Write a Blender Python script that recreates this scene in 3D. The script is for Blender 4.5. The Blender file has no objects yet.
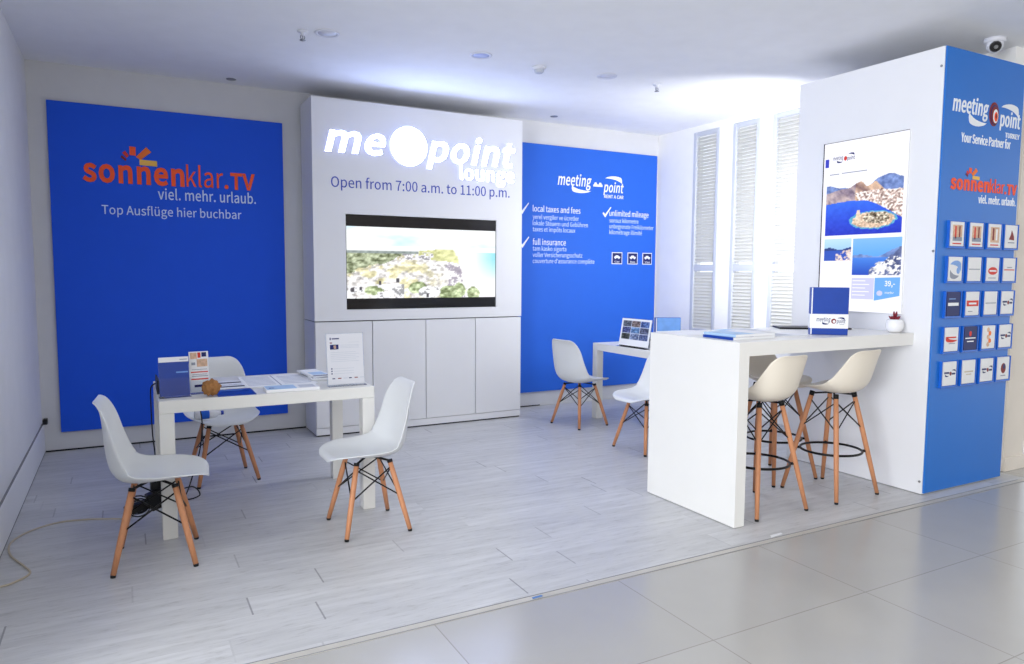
import bpy, bmesh, math, random
import numpy as np
from mathutils import Vector, Matrix, Euler

SC = bpy.context.scene
COL = SC.collection
PI = math.pi
random.seed(7)

# ------------------------------------------------------------------ camera
cam_d = bpy.data.cameras.new('camera')
cam = bpy.data.objects.new('camera', cam_d)
COL.objects.link(cam)
SC.camera = cam
cam_d.sensor_width = 36.0
cam_d.lens = 719.0 / 1024.0 * 36.0
cam_d.clip_start = 0.05
YAW, PITCH, ROLL = 0.4946, -0.0822, 0.0058
_f = Vector((math.sin(YAW) * math.cos(PITCH), math.cos(YAW) * math.cos(PITCH), math.sin(PITCH)))
_r = Vector((math.cos(YAW), -math.sin(YAW), 0))
_u = _r.cross(_f)
_r2 = _r * math.cos(ROLL) + _u * math.sin(ROLL)
_u2 = -_r * math.sin(ROLL) + _u * math.cos(ROLL)
cam.matrix_world = Matrix(((_r2.x, _u2.x, -_f.x, 0), (_r2.y, _u2.y, -_f.y, 0), (_r2.z, _u2.z, -_f.z, 1.44), (0, 0, 0, 1)))

# ------------------------------------------------------------------ view, world, large lights
SC.view_settings.view_transform = 'Standard'
SC.view_settings.look = 'None'
SC.view_settings.gamma = 1.0
SC.view_settings.use_curve_mapping = False
SC.view_settings.exposure = 0.1

world = bpy.data.worlds.new('daylight')
SC.world = world
world.use_nodes = True
wb = world.node_tree.nodes['Background']
wb.inputs[0].default_value = (0.90, 0.95, 1.0, 1)
wb.inputs[1].default_value = 1.4


def area_light(name, loc, target, sx, sy, power, color, spread=180):
    d = bpy.data.lights.new(name, 'AREA')
    d.shape = 'RECTANGLE'
    d.size, d.size_y = sx, sy
    d.energy = power
    d.color = color
    d.spread = math.radians(spread)
    o = bpy.data.objects.new(name, d)
    COL.objects.link(o)
    o.location = loc
    o.rotation_euler = (Vector(target) - Vector(loc)).to_track_quat('-Z', 'Y').to_euler()
    return o


def spot_light(name, loc, target, power, color, angle, blend=1.0, radius=0.07):
    d = bpy.data.lights.new(name, 'SPOT')
    d.energy = power
    d.color = color
    d.spot_size = math.radians(angle)
    d.spot_blend = blend
    d.shadow_soft_size = radius
    o = bpy.data.objects.new(name, d)
    COL.objects.link(o)
    o.location = loc
    o.rotation_euler = (Vector(target) - Vector(loc)).to_track_quat('-Z', 'Y').to_euler()
    return o


# daylight outside the shuttered windows
area_light('daylight_outside_windows', (6.6, 5.4, 1.9), (5.5, 5.4, 1.9), 2.6, 3.0, 9, (1.0, 1.0, 1.0))
# daylight from the glazed side of the lobby, front left
area_light('daylight_lobby_glazing', (-4.6, -0.6, 1.7), (4.5, 4.6, 1.3), 3.6, 2.6, 420, (0.96, 0.98, 1.0))
# recessed ceiling lamps of the stand
for _x, _p, _c in ((1.253, 14, (0.86, 0.92, 1.0)), (2.363, 22, (0.84, 0.9, 1.0)), (3.497, 40, (1.0, 1.0, 1.0))):
    spot_light('downlight_lamp', (_x, 4.9, 2.985), (_x, 4.9, 0.0), _p, _c, 150)
# unseen fill light added behind the display tower to brighten the window corner
area_light('corner_fill_light', (4.72, 4.2, 1.9), (5.45, 6.5, 2.3), 0.6, 1.4, 26, (1.0, 1.0, 1.0), spread=150)
# ceiling lights of the lobby behind the camera
area_light('lobby_ceiling_lamp', (2.6, -0.6, 2.98), (3.4, 2.2, 0.6), 2.0, 0.6, 30, (1.0, 0.91, 0.8))

# ------------------------------------------------------------------ helpers


def lin(r, g, b):
    def f(c):
        c /= 255.0
        return c / 12.92 if c <= 0.04045 else ((c + 0.055) / 1.055) ** 2.4
    return (f(r), f(g), f(b), 1.0)


def mat(name, rgb, rough=0.5, spec=0.5, metal=0.0, var=0.04, scale=6.0, bump=0.0, bscale=60.0, coat=0.0,
        emit=None, estr=0.0, stretch=(1, 1, 1), trans=0.0, ior=1.45, alpha=1.0):
    m = bpy.data.materials.new(name)
    m.use_nodes = True
    nt = m.node_tree
    b = nt.nodes['Principled BSDF']
    c = lin(*rgb)
    b.inputs['Roughness'].default_value = rough
    b.inputs['Specular IOR Level'].default_value = spec
    b.inputs['Metallic'].default_value = metal
    b.inputs['Coat Weight'].default_value = coat
    b.inputs['Transmission Weight'].default_value = trans
    b.inputs['IOR'].default_value = ior
    b.inputs['Alpha'].default_value = alpha
    tc = nt.nodes.new('ShaderNodeTexCoord')
    mp = nt.nodes.new('ShaderNodeMapping')
    mp.inputs['Scale'].default_value = stretch
    nt.links.new(tc.outputs['Object'], mp.inputs['Vector'])
    n = nt.nodes.new('ShaderNodeTexNoise')
    n.inputs['Scale'].default_value = scale
    n.inputs['Detail'].default_value = 4
    nt.links.new(mp.outputs[0], n.inputs['Vector'])
    mx = nt.nodes.new('ShaderNodeMix')
    mx.data_type = 'RGBA'
    mx.inputs[6].default_value = tuple(min(1, c[i] * (1 - var)) for i in range(3)) + (1,)
    mx.inputs[7].default_value = tuple(min(1, c[i] * (1 + var)) for i in range(3)) + (1,)
    nt.links.new(n.outputs[0], mx.inputs[0])
    nt.links.new(mx.outputs[2], b.inputs['Base Color'])
    if emit:
        b.inputs['Emission Color'].default_value = lin(*emit)
        b.inputs['Emission Strength'].default_value = estr
    if bump:
        n2 = nt.nodes.new('ShaderNodeTexNoise')
        n2.inputs['Scale'].default_value = bscale
        nt.links.new(mp.outputs[0], n2.inputs['Vector'])
        bp = nt.nodes.new('ShaderNodeBump')
        bp.inputs['Strength'].default_value = bump
        bp.inputs['Distance'].default_value = 0.002
        nt.links.new(n2.outputs[0], bp.inputs['Height'])
        nt.links.new(bp.outputs[0], b.inputs['Normal'])
    return m


def chain(o):
    mtx = Matrix.Identity(4)
    while o is not None:
        mtx = o.matrix_basis @ mtx
        o = o.parent
    return mtx


def tag(o, label=None, cat=None, group=None, kind=None):
    if label:
        o['label'] = label
    if cat:
        o['category'] = cat
    if group:
        o['group'] = group
    if kind:
        o['kind'] = kind
    return o


def thing(name, label, cat, loc=(0, 0, 0), rz=0.0, group=None, kind=None):
    o = bpy.data.objects.new(name, None)
    o.empty_display_size = 0.1
    COL.objects.link(o)
    o.location = loc
    o.rotation_euler = (0, 0, rz)
    return tag(o, label, cat, group, kind)


def obj(name, bm, m, parent=None, world=False, smooth=False, loc=None, rz=0.0):
    """link a bmesh as one mesh object; world=True: verts are world coordinates"""
    me = bpy.data.meshes.new(name)
    o = bpy.data.objects.new(name, me)
    COL.objects.link(o)
    if loc is not None:
        o.location = loc
        o.rotation_euler = (0, 0, rz)
    if parent is not None:
        o.parent = parent
    if world:
        bm.transform(chain(o).inverted())
    bm.normal_update()
    bm.to_mesh(me)
    bm.free()
    for mm in (m if isinstance(m, (list, tuple)) else [m]):
        me.materials.append(mm)
    if smooth:
        me.polygons.foreach_set('use_smooth', [True] * len(me.polygons))
    return o


def BM():
    return bmesh.new()


def box(bm, lo, hi, bev=0.0, mi=0, seg=2):
    r = bmesh.ops.create_cube(bm, size=1.0)
    vs = r['verts']
    lo, hi = Vector(lo), Vector(hi)
    for v in vs:
        v.co = Vector(((v.co[i] + 0.5) * (hi[i] - lo[i]) + lo[i] for i in range(3)))
    fs = list({f for v in vs for f in v.link_faces})
    if bev > 0:
        es = list({e for v in vs for e in v.link_edges})
        rr = bmesh.ops.bevel(bm, geom=es, offset=bev, segments=seg, profile=0.5, affect='EDGES')
        fs = list({f for f in fs if f.is_valid} | set(rr['faces']))
    for f in fs:
        f.material_index = mi
    return fs


def obox(bm, c, ax, ay, az, sx, sy, sz, mi=0, bev=0.0):
    """oriented box: centre c, unit axes, full sizes"""
    r = bmesh.ops.create_cube(bm, size=1.0)
    vs = r['verts']
    c, ax, ay, az = Vector(c), Vector(ax), Vector(ay), Vector(az)
    if bev > 0:
        for v in vs:
            v.co = Vector((v.co.x * sx, v.co.y * sy, v.co.z * sz))
        es = list({e for v in vs for e in v.link_edges})
        rr = bmesh.ops.bevel(bm, geom=es, offset=bev, segments=2, profile=0.5, affect='EDGES')
        vs = list({v for f in rr['faces'] for v in f.verts})
        fs = list({f for v in vs for f in v.link_faces})
        for v in vs:
            v.co = c + ax * v.co.x + ay * v.co.y + az * v.co.z
    else:
        for v in vs:
            v.co = c + ax * v.co.x * sx + ay * v.co.y * sy + az * v.co.z * sz
        fs = list({f for v in vs for f in v.link_faces})
    for f in fs:
        f.material_index = mi
    return fs


def tube(bm, pts, rad, n=8, mi=0, cap=True):
    """tube along points; rad a number or a list"""
    pts = [Vector(p) for p in pts]
    if not isinstance(rad, (list, tuple)):
        rad = [rad] * len(pts)
    rings = []
    up = None
    for i, p in enumerate(pts):
        d = (pts[min(i + 1, len(pts) - 1)] - pts[max(i - 1, 0)]).normalized()
        if up is None:
            up = Vector((0, 0, 1)) if abs(d.z) < 0.9 else Vector((1, 0, 0))
        a = d.cross(up).normalized()
        b = a.cross(d).normalized()
        up = b
        rings.append([bm.verts.new(p + (a * math.cos(2 * PI * k / n) + b * math.sin(2 * PI * k / n)) * rad[i]) for k in range(n)])
    for i in range(len(rings) - 1):
        for k in range(n):
            f = bm.faces.new((rings[i][k], rings[i][(k + 1) % n], rings[i + 1][(k + 1) % n], rings[i + 1][k]))
            f.material_index = mi
            f.smooth = True
    if cap:
        f = bm.faces.new(list(reversed(rings[0])))
        f.material_index = mi
        f = bm.faces.new(rings[-1])
        f.material_index = mi


def smooth_path(pts, k=6):
    """Catmull-Rom through points"""
    pts = [Vector(p) for p in pts]
    out = []
    for i in range(len(pts) - 1):
        p0, p1, p2, p3 = pts[max(i - 1, 0)], pts[i], pts[i + 1], pts[min(i + 2, len(pts) - 1)]
        for j in range(k):
            t = j / k
            out.append(0.5 * ((2 * p1) + (p2 - p0) * t + (2 * p0 - 5 * p1 + 4 * p2 - p3) * t * t + (3 * p1 - p0 - 3 * p2 + p3) * t ** 3))
    out.append(pts[-1])
    return out


def lathe(bm, prof, n=24, c=(0, 0, 0), mi=0):
    rings = []
    for r, z in prof:
        if r < 1e-6:
            rings.append([bm.verts.new((c[0], c[1], c[2] + z))])
        else:
            rings.append([bm.verts.new((c[0] + r * math.cos(2 * PI * k / n), c[1] + r * math.sin(2 * PI * k / n), c[2] + z)) for k in range(n)])
    for i in range(len(rings) - 1):
        A, B = rings[i], rings[i + 1]
        for k in range(n):
            k2 = (k + 1) % n
            if len(A) == 1 and len(B) == 1:
                continue
            if len(A) == 1:
                f = bm.faces.new((A[0], B[k2], B[k]))
            elif len(B) == 1:
                f = bm.faces.new((A[k], A[k2], B[0]))
            else:
                f = bm.faces.new((A[k], A[k2], B[k2], B[k]))
            f.material_index = mi
            f.smooth = True


def prism(bm, poly, O, U, V, N, depth, mi=0, off=0.0):
    """extruded polygon given in (u,v) on the plane O,U,V, sticking out along N"""
    O, U, V, N = Vector(O), Vector(U), Vector(V), Vector(N)
    a = [bm.verts.new(O + U * p[0] + V * p[1] + N * off) for p in poly]
    b = [bm.verts.new(O + U * p[0] + V * p[1] + N * (off + depth)) for p in poly]
    n = len(poly)
    fs = [bm.faces.new(b), bm.faces.new(list(reversed(a)))]
    for i in range(n):
        fs.append(bm.faces.new((a[i], a[(i + 1) % n], b[(i + 1) % n], b[i])))
    for f in fs:
        f.material_index = mi
    bmesh.ops.recalc_face_normals(bm, faces=fs)


def rect(x0, z0, x1, z1):
    return [(x0, z0), (x1, z0), (x1, z1), (x0, z1)]


def disc(cx, cz, rx, rz, n=24):
    return [(cx + rx * math.cos(2 * PI * k / n), cz + rz * math.sin(2 * PI * k / n)) for k in range(n)]


try:
    import os
    FONT = bpy.data.fonts.load(os.path.join(bpy.utils.system_resource('DATAFILES', path='fonts'), 'Noto Sans CJK Regular.woff2'))
except Exception:
    FONT = None


def _cap_height():
    c = bpy.data.curves.new('t', 'FONT')
    if FONT:
        c.font = FONT
    c.body = 'H'
    to = bpy.data.objects.new('t', c)
    COL.objects.link(to)
    me = bpy.data.meshes.new_from_object(to.evaluated_get(bpy.context.evaluated_depsgraph_get()))
    h = max(v.co.y for v in me.vertices)
    bpy.data.objects.remove(to)
    bpy.data.curves.remove(c)
    bpy.data.meshes.remove(me)
    return h


CAPH = _cap_height()
FK = CAPH / 0.73 * 0.85


def text_bm(bm, body, O, U, V, N, x0, x1, base, cap, depth=0.002, bold=0.0, shear=0.0, mi=0, off=0.0, space=1.0, res=3, side=None):
    """raised lettering on the plane O,U,V: from u=x0 to u=x1, baseline v=base, capital height cap"""
    c = bpy.data.curves.new('t', 'FONT')
    c.body = body
    if FONT:
        c.font = FONT
    c.offset = bold * FK
    c.shear = shear
    c.resolution_u = res
    c.space_character = space + bold * 0.9
    to = bpy.data.objects.new('t', c)
    COL.objects.link(to)
    dg = bpy.context.evaluated_depsgraph_get()
    me = bpy.data.meshes.new_from_object(to.evaluated_get(dg))
    bpy.data.objects.remove(to)
    bpy.data.curves.remove(c)
    n = len(me.vertices)
    co = np.empty(n * 3)
    me.vertices.foreach_get('co', co)
    co = co.reshape(-1, 3)
    mnx, mxx = co[:, 0].min(), co[:, 0].max()
    sx = (x1 - x0) / (mxx - mnx)
    sy = cap / CAPH
    O, U, V, N = Vector(O), Vector(U), Vector(V), Vector(N)
    vs = [bm.verts.new(O + U * (x0 + (p[0] - mnx) * sx) + V * (base + p[1] * sy) + N * (off + depth)) for p in co]
    fs = []
    for p in me.polygons:
        try:
            f = bm.faces.new([vs[i] for i in p.vertices])
            f.material_index = mi
            fs.append(f)
        except ValueError:
            pass
    bpy.data.meshes.remove(me)
    if depth > 0.0005:
        r = bmesh.ops.extrude_face_region(bm, geom=fs)
        nv = [g for g in r['geom'] if isinstance(g, bmesh.types.BMVert)]
        bmesh.ops.translate(bm, verts=nv, vec=-N * depth)
        nf = [g for g in r['geom'] if isinstance(g, bmesh.types.BMFace)]
        front = set(fs)
        for f in set(nf) | {lf for v in nv for lf in v.link_faces}:
            if f not in front:
                f.material_index = mi if side is None else side
    return fs


def copy_tree(o, parent=None):
    c = o.copy()
    COL.objects.link(c)
    if parent is not None:
        c.parent = parent
        c.matrix_parent_inverse = o.matrix_parent_inverse
    for ch in [k for k in o.children]:
        copy_tree(ch, c)
    return c


# value noise for pictures on screens and prints
_rng = np.random.RandomState(3)
_tab = _rng.rand(64, 64)


def vnoise(x, y):
    xi, yi = np.floor(x).astype(int), np.floor(y).astype(int)
    fx, fy = x - xi, y - yi
    fx, fy = fx * fx * (3 - 2 * fx), fy * fy * (3 - 2 * fy)
    g = lambda a, b: _tab[a % 64, b % 64]
    return (g(xi, yi) * (1 - fx) + g(xi + 1, yi) * fx) * (1 - fy) + (g(xi, yi + 1) * (1 - fx) + g(xi + 1, yi + 1) * fx) * fy


def fbm(x, y, o=4):
    s, a = 0, 0.5
    for i in range(o):
        s = s + a * vnoise(x * 2 ** i + 17 * i, y * 2 ** i + 9 * i)
        a /= 2
    return s / 0.94


def picture(name, func, O, U, V, w, h, nx, ny, m, parent):
    """flat picture: grid with a colour per vertex from func(s,t) (s right, t up, 0..1) -> rgb 0..255"""
    s, t = np.meshgrid(np.linspace(0, 1, nx), np.linspace(0, 1, ny))
    rgb = func(s.ravel(), t.ravel())
    rgb = np.clip(rgb, 0, 255) / 255.0
    l = np.where(rgb <= 0.04045, rgb / 12.92, ((rgb + 0.055) / 1.055) ** 2.4)
    O, U, V = np.array(O, float), np.array(U, float), np.array(V, float)
    co = O + np.outer(s.ravel() * w, U) + np.outer(t.ravel() * h, V)
    faces = [(j * nx + i, j * nx + i + 1, (j + 1) * nx + i + 1, (j + 1) * nx + i) for j in range(ny - 1) for i in range(nx - 1)]
    me = bpy.data.meshes.new(name)
    o = bpy.data.objects.new(name, me)
    COL.objects.link(o)
    o.parent = parent
    inv = chain(o).inverted()
    co = [inv @ Vector(c) for c in co]
    me.from_pydata(co, [], faces)
    a = me.color_attributes.new('picture', 'FLOAT_COLOR', 'POINT')
    a.data.foreach_set('color', np.hstack([l, np.ones((len(l), 1))]).ravel())
    me.materials.append(m)
    return o


def picture_mat(name, estr=0.0):
    m = bpy.data.materials.new(name)
    m.use_nodes = True
    nt = m.node_tree
    b = nt.nodes['Principled BSDF']
    at = nt.nodes.new('ShaderNodeAttribute')
    at.attribute_name = 'picture'
    if estr > 0:
        b.inputs['Base Color'].default_value = (0.02, 0.02, 0.02, 1)
        nt.links.new(at.outputs['Color'], b.inputs['Emission Color'])
        b.inputs['Emission Strength'].default_value = estr
        b.inputs['Roughness'].default_value = 0.25
    else:
        nt.links.new(at.outputs['Color'], b.inputs['Base Color'])
        b.inputs['Roughness'].default_value = 0.35
    return m


# ------------------------------------------------------------------ materials
M = {}
M['wall'] = mat('wall_paint', (226, 227, 230), 0.85, 0.2, bump=0.1, bscale=200)
M['wall_grey'] = mat('back_wall_paint', (210, 211, 215), 0.85, 0.2, bump=0.1, bscale=200)
M['wall_bright'] = mat('window_wall_paint', (240, 240, 240), 0.8, 0.2, bump=0.1, bscale=200)
M['ceiling'] = mat('ceiling_paint', (240, 241, 244), 0.9, 0.2, bump=0.08, bscale=150)
M['white'] = mat('white_lacquer', (222, 221, 217), 0.38, 0.4, var=0.015)
M['white_panel'] = mat('white_laminate', (231, 232, 236), 0.42, 0.4, var=0.015)
M['bar_white'] = mat('bar_laminate', (232, 231, 228), 0.3, 0.5, var=0.02)
M['cream_wall'] = mat('cream_paint', (232, 224, 214), 0.8, 0.2)
M['light_block_wall'] = mat('light_block_paint', (206, 192, 172), 0.8, 0.2)
M['blue_dark'] = mat('blue_print', (24, 86, 222), 0.55, 0.25, var=0.03)
M['blue_mid'] = mat('blue_print_bright', (42, 101, 210), 0.55, 0.25, var=0.03)
M['blue_tower'] = mat('blue_tower_print', (26, 112, 204), 0.35, 0.45, var=0.03)
M['blue_pocket'] = mat('blue_acrylic', (24, 98, 200), 0.25, 0.5)
M['orange'] = mat('orange_print', (248, 92, 46), 0.5, 0.3)
M['orange2'] = mat('amber_print', (240, 120, 50), 0.5, 0.3)
M['yellow'] = mat('yellow_print', (240, 190, 90), 0.5, 0.3)
M['darkred'] = mat('dark_red_print', (130, 40, 40), 0.5, 0.3)
M['white_print'] = mat('white_print', (240, 243, 248), 0.5, 0.3)
M['pale_print'] = mat('pale_blue_print', (205, 222, 248), 0.5, 0.3)
M['blue_text'] = mat('blue_lettering', (50, 74, 178), 0.5, 0.3)
M['navy'] = mat('navy_print', (22, 34, 98), 0.45, 0.35)
M['black'] = mat('black_plastic', (18, 18, 20), 0.4, 0.4)
M['black_gloss'] = mat('black_glass', (30, 30, 34), 0.12, 0.5)
M['shadow_gap'] = mat('dark_joint', (40, 40, 44), 0.8, 0.1)
M['seam'] = mat('grey_joint', (138, 139, 142), 0.8, 0.1)
M['shell'] = mat('white_plastic_shell', (218, 220, 222), 0.36, 0.4, var=0.01)
M['stool_shell'] = mat('warm_lit_plastic_shell', (232, 224, 210), 0.36, 0.4, var=0.01)  # warm light is mixed into the stools' shell colour
M['wood'] = mat('beech_wood', (196, 136, 98), 0.45, 0.35, var=0.16, scale=14, stretch=(6, 6, 0.6))
M['metal_black'] = mat('black_wire', (16, 16, 18), 0.35, 0.5, metal=0.4)
M['steel'] = mat('dull_steel', (150, 152, 156), 0.35, 0.5, metal=0.9)
M['paper'] = mat('white_paper', (236, 237, 240), 0.6, 0.3, var=0.01)
M['paper_grey'] = mat('printed_grey', (196, 200, 210), 0.6, 0.3, var=0.05, scale=90)
M['paper_blue'] = mat('pale_blue_paper', (170, 200, 232), 0.5, 0.3, var=0.08, scale=30)
M['text_grey'] = mat('grey_print', (150, 156, 172), 0.6, 0.3)
M['red'] = mat('red_print', (214, 62, 50), 0.5, 0.3)
M['brown_pic'] = mat('brown_picture', (216, 178, 152), 0.5, 0.3, var=0.5, scale=60)
M['cover_blue'] = mat('blue_cover', (18, 62, 156), 0.3, 0.5, var=0.12, scale=20)
M['lightblue_print_sheen'] = mat('sky_print_sheen', (112, 158, 222), 0.3, 0.5, var=0.3, scale=14)  # light blue print, also the painted reflection on one box
M['plush'] = mat('brown_plush', (160, 114, 72), 0.9, 0.1, var=0.25, scale=60, bump=1.0, bscale=160)
M['ceramic'] = mat('white_ceramic', (236, 236, 238), 0.15, 0.5, var=0.01)
M['leaf'] = mat('red_leaf', (126, 38, 52), 0.5, 0.3, var=0.3, scale=60)
M['cord'] = mat('beige_cord', (196, 184, 164), 0.6, 0.3)
M['cable'] = mat('black_cable', (30, 32, 36), 0.5, 0.3)
M['fixture'] = mat('white_fixture', (220, 222, 232), 0.5, 0.3)
M['lens'] = mat('frosted_lens', (176, 188, 236), 0.3, 0.5)
M['glow'] = mat('lit_acrylic', (255, 255, 255), 0.4, 0.3, emit=(176, 196, 255), estr=17.0)
M['glow_side'] = mat('lit_acrylic_edge', (235, 238, 255), 0.4, 0.3, emit=(190, 200, 255), estr=0.7)
M['shutter'] = mat('shutter_frame', (190, 195, 206), 0.5, 0.3)
M['paper_dim'] = mat('notice_paper', (214, 215, 222), 0.6, 0.3, var=0.01)
M['tape'] = mat('blue_tape', (90, 130, 190), 0.6, 0.3)
M['screen_white'] = mat('lit_screen', (20, 20, 22), 0.3, 0.3, emit=(246, 246, 255), estr=1.08)
M['screen_lilac'] = mat('lit_lilac', (20, 20, 22), 0.3, 0.3, emit=(203, 205, 250), estr=1.08)
M['screen_sky'] = mat('lit_sky_blue', (20, 20, 22), 0.3, 0.3, emit=(112, 172, 244), estr=1.08)
M['screen_navy'] = mat('lit_navy', (20, 20, 22), 0.3, 0.3, emit=(52, 60, 190), estr=1.08)
M['pic'] = picture_mat('printed_picture')
M['pic_lit'] = picture_mat('lit_picture', 1.05)
M['pic_tv'] = picture_mat('tv_picture', 1.0)


def acrylic():
    m = bpy.data.materials.new('clear_acrylic')
    m.use_nodes = True
    nt = m.node_tree
    nt.nodes.remove(nt.nodes['Principled BSDF'])
    out = nt.nodes['Material Output']
    t = nt.nodes.new('ShaderNodeBsdfTransparent')
    t.inputs[0].default_value = (0.95, 0.97, 1, 1)
    g = nt.nodes.new('ShaderNodeBsdfGlossy')
    g.inputs['Roughness'].default_value = 0.06
    fr = nt.nodes.new('ShaderNodeFresnel')
    fr.inputs['IOR'].default_value = 1.35
    mx = nt.nodes.new('ShaderNodeMixShader')
    nt.links.new(fr.outputs[0], mx.inputs[0])
    nt.links.new(t.outputs[0], mx.inputs[1])
    nt.links.new(g.outputs[0], mx.inputs[2])
    nt.links.new(mx.outputs[0], out.inputs[0])
    return m


M['acrylic'] = acrylic()


def slat_mat():
    m = bpy.data.materials.new('shutter_slat')
    m.use_nodes = True
    nt = m.node_tree
    b = nt.nodes['Principled BSDF']
    b.inputs['Base Color'].default_value = lin(214, 214, 211)
    b.inputs['Roughness'].default_value = 0.5
    tr = nt.nodes.new('ShaderNodeBsdfTranslucent')
    tr.inputs[0].default_value = lin(250, 250, 248)
    mx = nt.nodes.new('ShaderNodeMixShader')
    mx.inputs[0].default_value = 0.18
    nt.links.new(b.outputs[0], mx.inputs[1])
    nt.links.new(tr.outputs[0], mx.inputs[2])
    nt.links.new(mx.outputs[0], nt.nodes['Material Output'].inputs[0])
    return m


M['slat'] = slat_mat()


def mnode(nt, op, a, b=None):
    n = nt.nodes.new('ShaderNodeMath')
    n.operation = op
    for i, v in enumerate((a, b)):
        if v is None:
            continue
        if isinstance(v, (int, float)):
            n.inputs[i].default_value = v
        else:
            nt.links.new(v, n.inputs[i])
    return n.outputs[0]


def mixc(nt, fac, a, b, blend='MIX'):
    n = nt.nodes.new('ShaderNodeMix')
    n.data_type = 'RGBA'
    n.blend_type = blend
    for i, v in ((0, fac), (6, a), (7, b)):
        if isinstance(v, (int, float)):
            n.inputs[i].default_value = v
        elif isinstance(v, tuple):
            n.inputs[i].default_value = v
        else:
            nt.links.new(v, n.inputs[i])
    return n.outputs[2]


def ramp(nt, src, p0, p1):
    n = nt.nodes.new('ShaderNodeMapRange')
    n.inputs['From Min'].default_value = p0
    n.inputs['From Max'].default_value = p1
    nt.links.new(src, n.inputs['Value'])
    return n.outputs[0]


def plank_mat():
    m = bpy.data.materials.new('whitewashed_planks')
    m.use_nodes = True
    nt = m.node_tree
    b = nt.nodes['Principled BSDF']
    tc = nt.nodes.new('ShaderNodeTexCoord')
    sp = nt.nodes.new('ShaderNodeSeparateXYZ')
    nt.links.new(tc.outputs['Object'], sp.inputs[0])
    x, y = sp.outputs[0], sp.outputs[1]
    W, L = 0.18, 1.24
    v = mnode(nt, 'DIVIDE', mnode(nt, 'SUBTRACT', y, 2.72), W)
    row = mnode(nt, 'FLOOR', v)
    fv = mnode(nt, 'FRACT', v)
    wn = nt.nodes.new('ShaderNodeTexWhiteNoise')
    wn.noise_dimensions = '1D'
    nt.links.new(row, wn.inputs['W'])
    u = mnode(nt, 'ADD', mnode(nt, 'DIVIDE', x, L), mnode(nt, 'MULTIPLY', wn.outputs['Value'], 3.0))
    colm = mnode(nt, 'FLOOR', u)
    fu = mnode(nt, 'FRACT', u)
    cid = mnode(nt, 'ADD', mnode(nt, 'MULTIPLY', row, 17.3), mnode(nt, 'MULTIPLY', colm, 5.7))
    wn2 = nt.nodes.new('ShaderNodeTexWhiteNoise')
    wn2.noise_dimensions = '1D'
    nt.links.new(cid, wn2.inputs['W'])
    # grain, stretched along the plank, shifted per plank
    cmb = nt.nodes.new('ShaderNodeCombineXYZ')
    nt.links.new(mnode(nt, 'MULTIPLY', x, 1.6), cmb.inputs[0])
    nt.links.new(mnode(nt, 'MULTIPLY', y, 14.0), cmb.inputs[1])
    nt.links.new(mnode(nt, 'MULTIPLY', wn2.outputs['Value'], 40.0), cmb.inputs[2])
    g = nt.nodes.new('ShaderNodeTexNoise')
    g.inputs['Scale'].default_value = 1.6
    g.inputs['Detail'].default_value = 8
    g.inputs['Roughness'].default_value = 0.65
    nt.links.new(cmb.outputs[0], g.inputs['Vector'])
    col = mixc(nt, ramp(nt, g.outputs[0], 0.3, 0.68), lin(186, 186, 187), lin(208, 208, 209))
    # worn dark specks along the grain
    cmb2 = nt.nodes.new('ShaderNodeCombineXYZ')
    nt.links.new(mnode(nt, 'MULTIPLY', x, 9.0), cmb2.inputs[0])
    nt.links.new(mnode(nt, 'MULTIPLY', y, 46.0), cmb2.inputs[1])
    nt.links.new(mnode(nt, 'MULTIPLY', wn2.outputs['Value'], 23.0), cmb2.inputs[2])
    g2 = nt.nodes.new('ShaderNodeTexNoise')
    g2.inputs['Scale'].default_value = 1.3
    g2.inputs['Detail'].default_value = 6
    g2.inputs['Roughness'].default_value = 0.7
    nt.links.new(cmb2.outputs[0], g2.inputs['Vector'])
    spk = mnode(nt, 'MULTIPLY', ramp(nt, g2.outputs[0], 0.54, 0.68), ramp(nt, g.outputs[0], 0.66, 0.42))
    col = mixc(nt, mnode(nt, 'MULTIPLY', spk, 0.55), col, lin(150, 148, 146))
    # plank to plank tone
    tone = mnode(nt, 'ADD', 0.93, mnode(nt, 'MULTIPLY', wn2.outputs['Value'], 0.07))
    tn = nt.nodes.new('ShaderNodeCombineColor')
    for i in range(3):
        nt.links.new(tone, tn.inputs[i])
    col = mixc(nt, 1.0, col, tn.outputs[0], 'MULTIPLY')
    # joints
    end = mnode(nt, 'LESS_THAN', fu, 0.006)
    side = mnode(nt, 'LESS_THAN', fv, 0.022)
    wn3 = nt.nodes.new('ShaderNodeTexWhiteNoise')
    wn3.noise_dimensions = '1D'
    nt.links.new(mnode(nt, 'ADD', cid, 0.37), wn3.inputs['W'])
    col = mixc(nt, mnode(nt, 'MULTIPLY', side, 0.10), col, lin(120, 120, 122))
    col = mixc(nt, mnode(nt, 'MULTIPLY', end, mnode(nt, 'MULTIPLY', wn3.outputs['Value'], 0.62)), col, lin(70, 70, 74))
    nt.links.new(col, b.inputs['Base Color'])
    b.inputs['Roughness'].default_value = 0.38
    b.inputs['Specular IOR Level'].default_value = 0.4
    bp = nt.nodes.new('ShaderNodeBump')
    bp.inputs['Strength'].default_value = 0.15
    bp.inputs['Distance'].default_value = 0.002
    nt.links.new(g.outputs[0], bp.inputs['Height'])
    nt.links.new(bp.outputs[0], b.inputs['Normal'])
    return m


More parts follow.
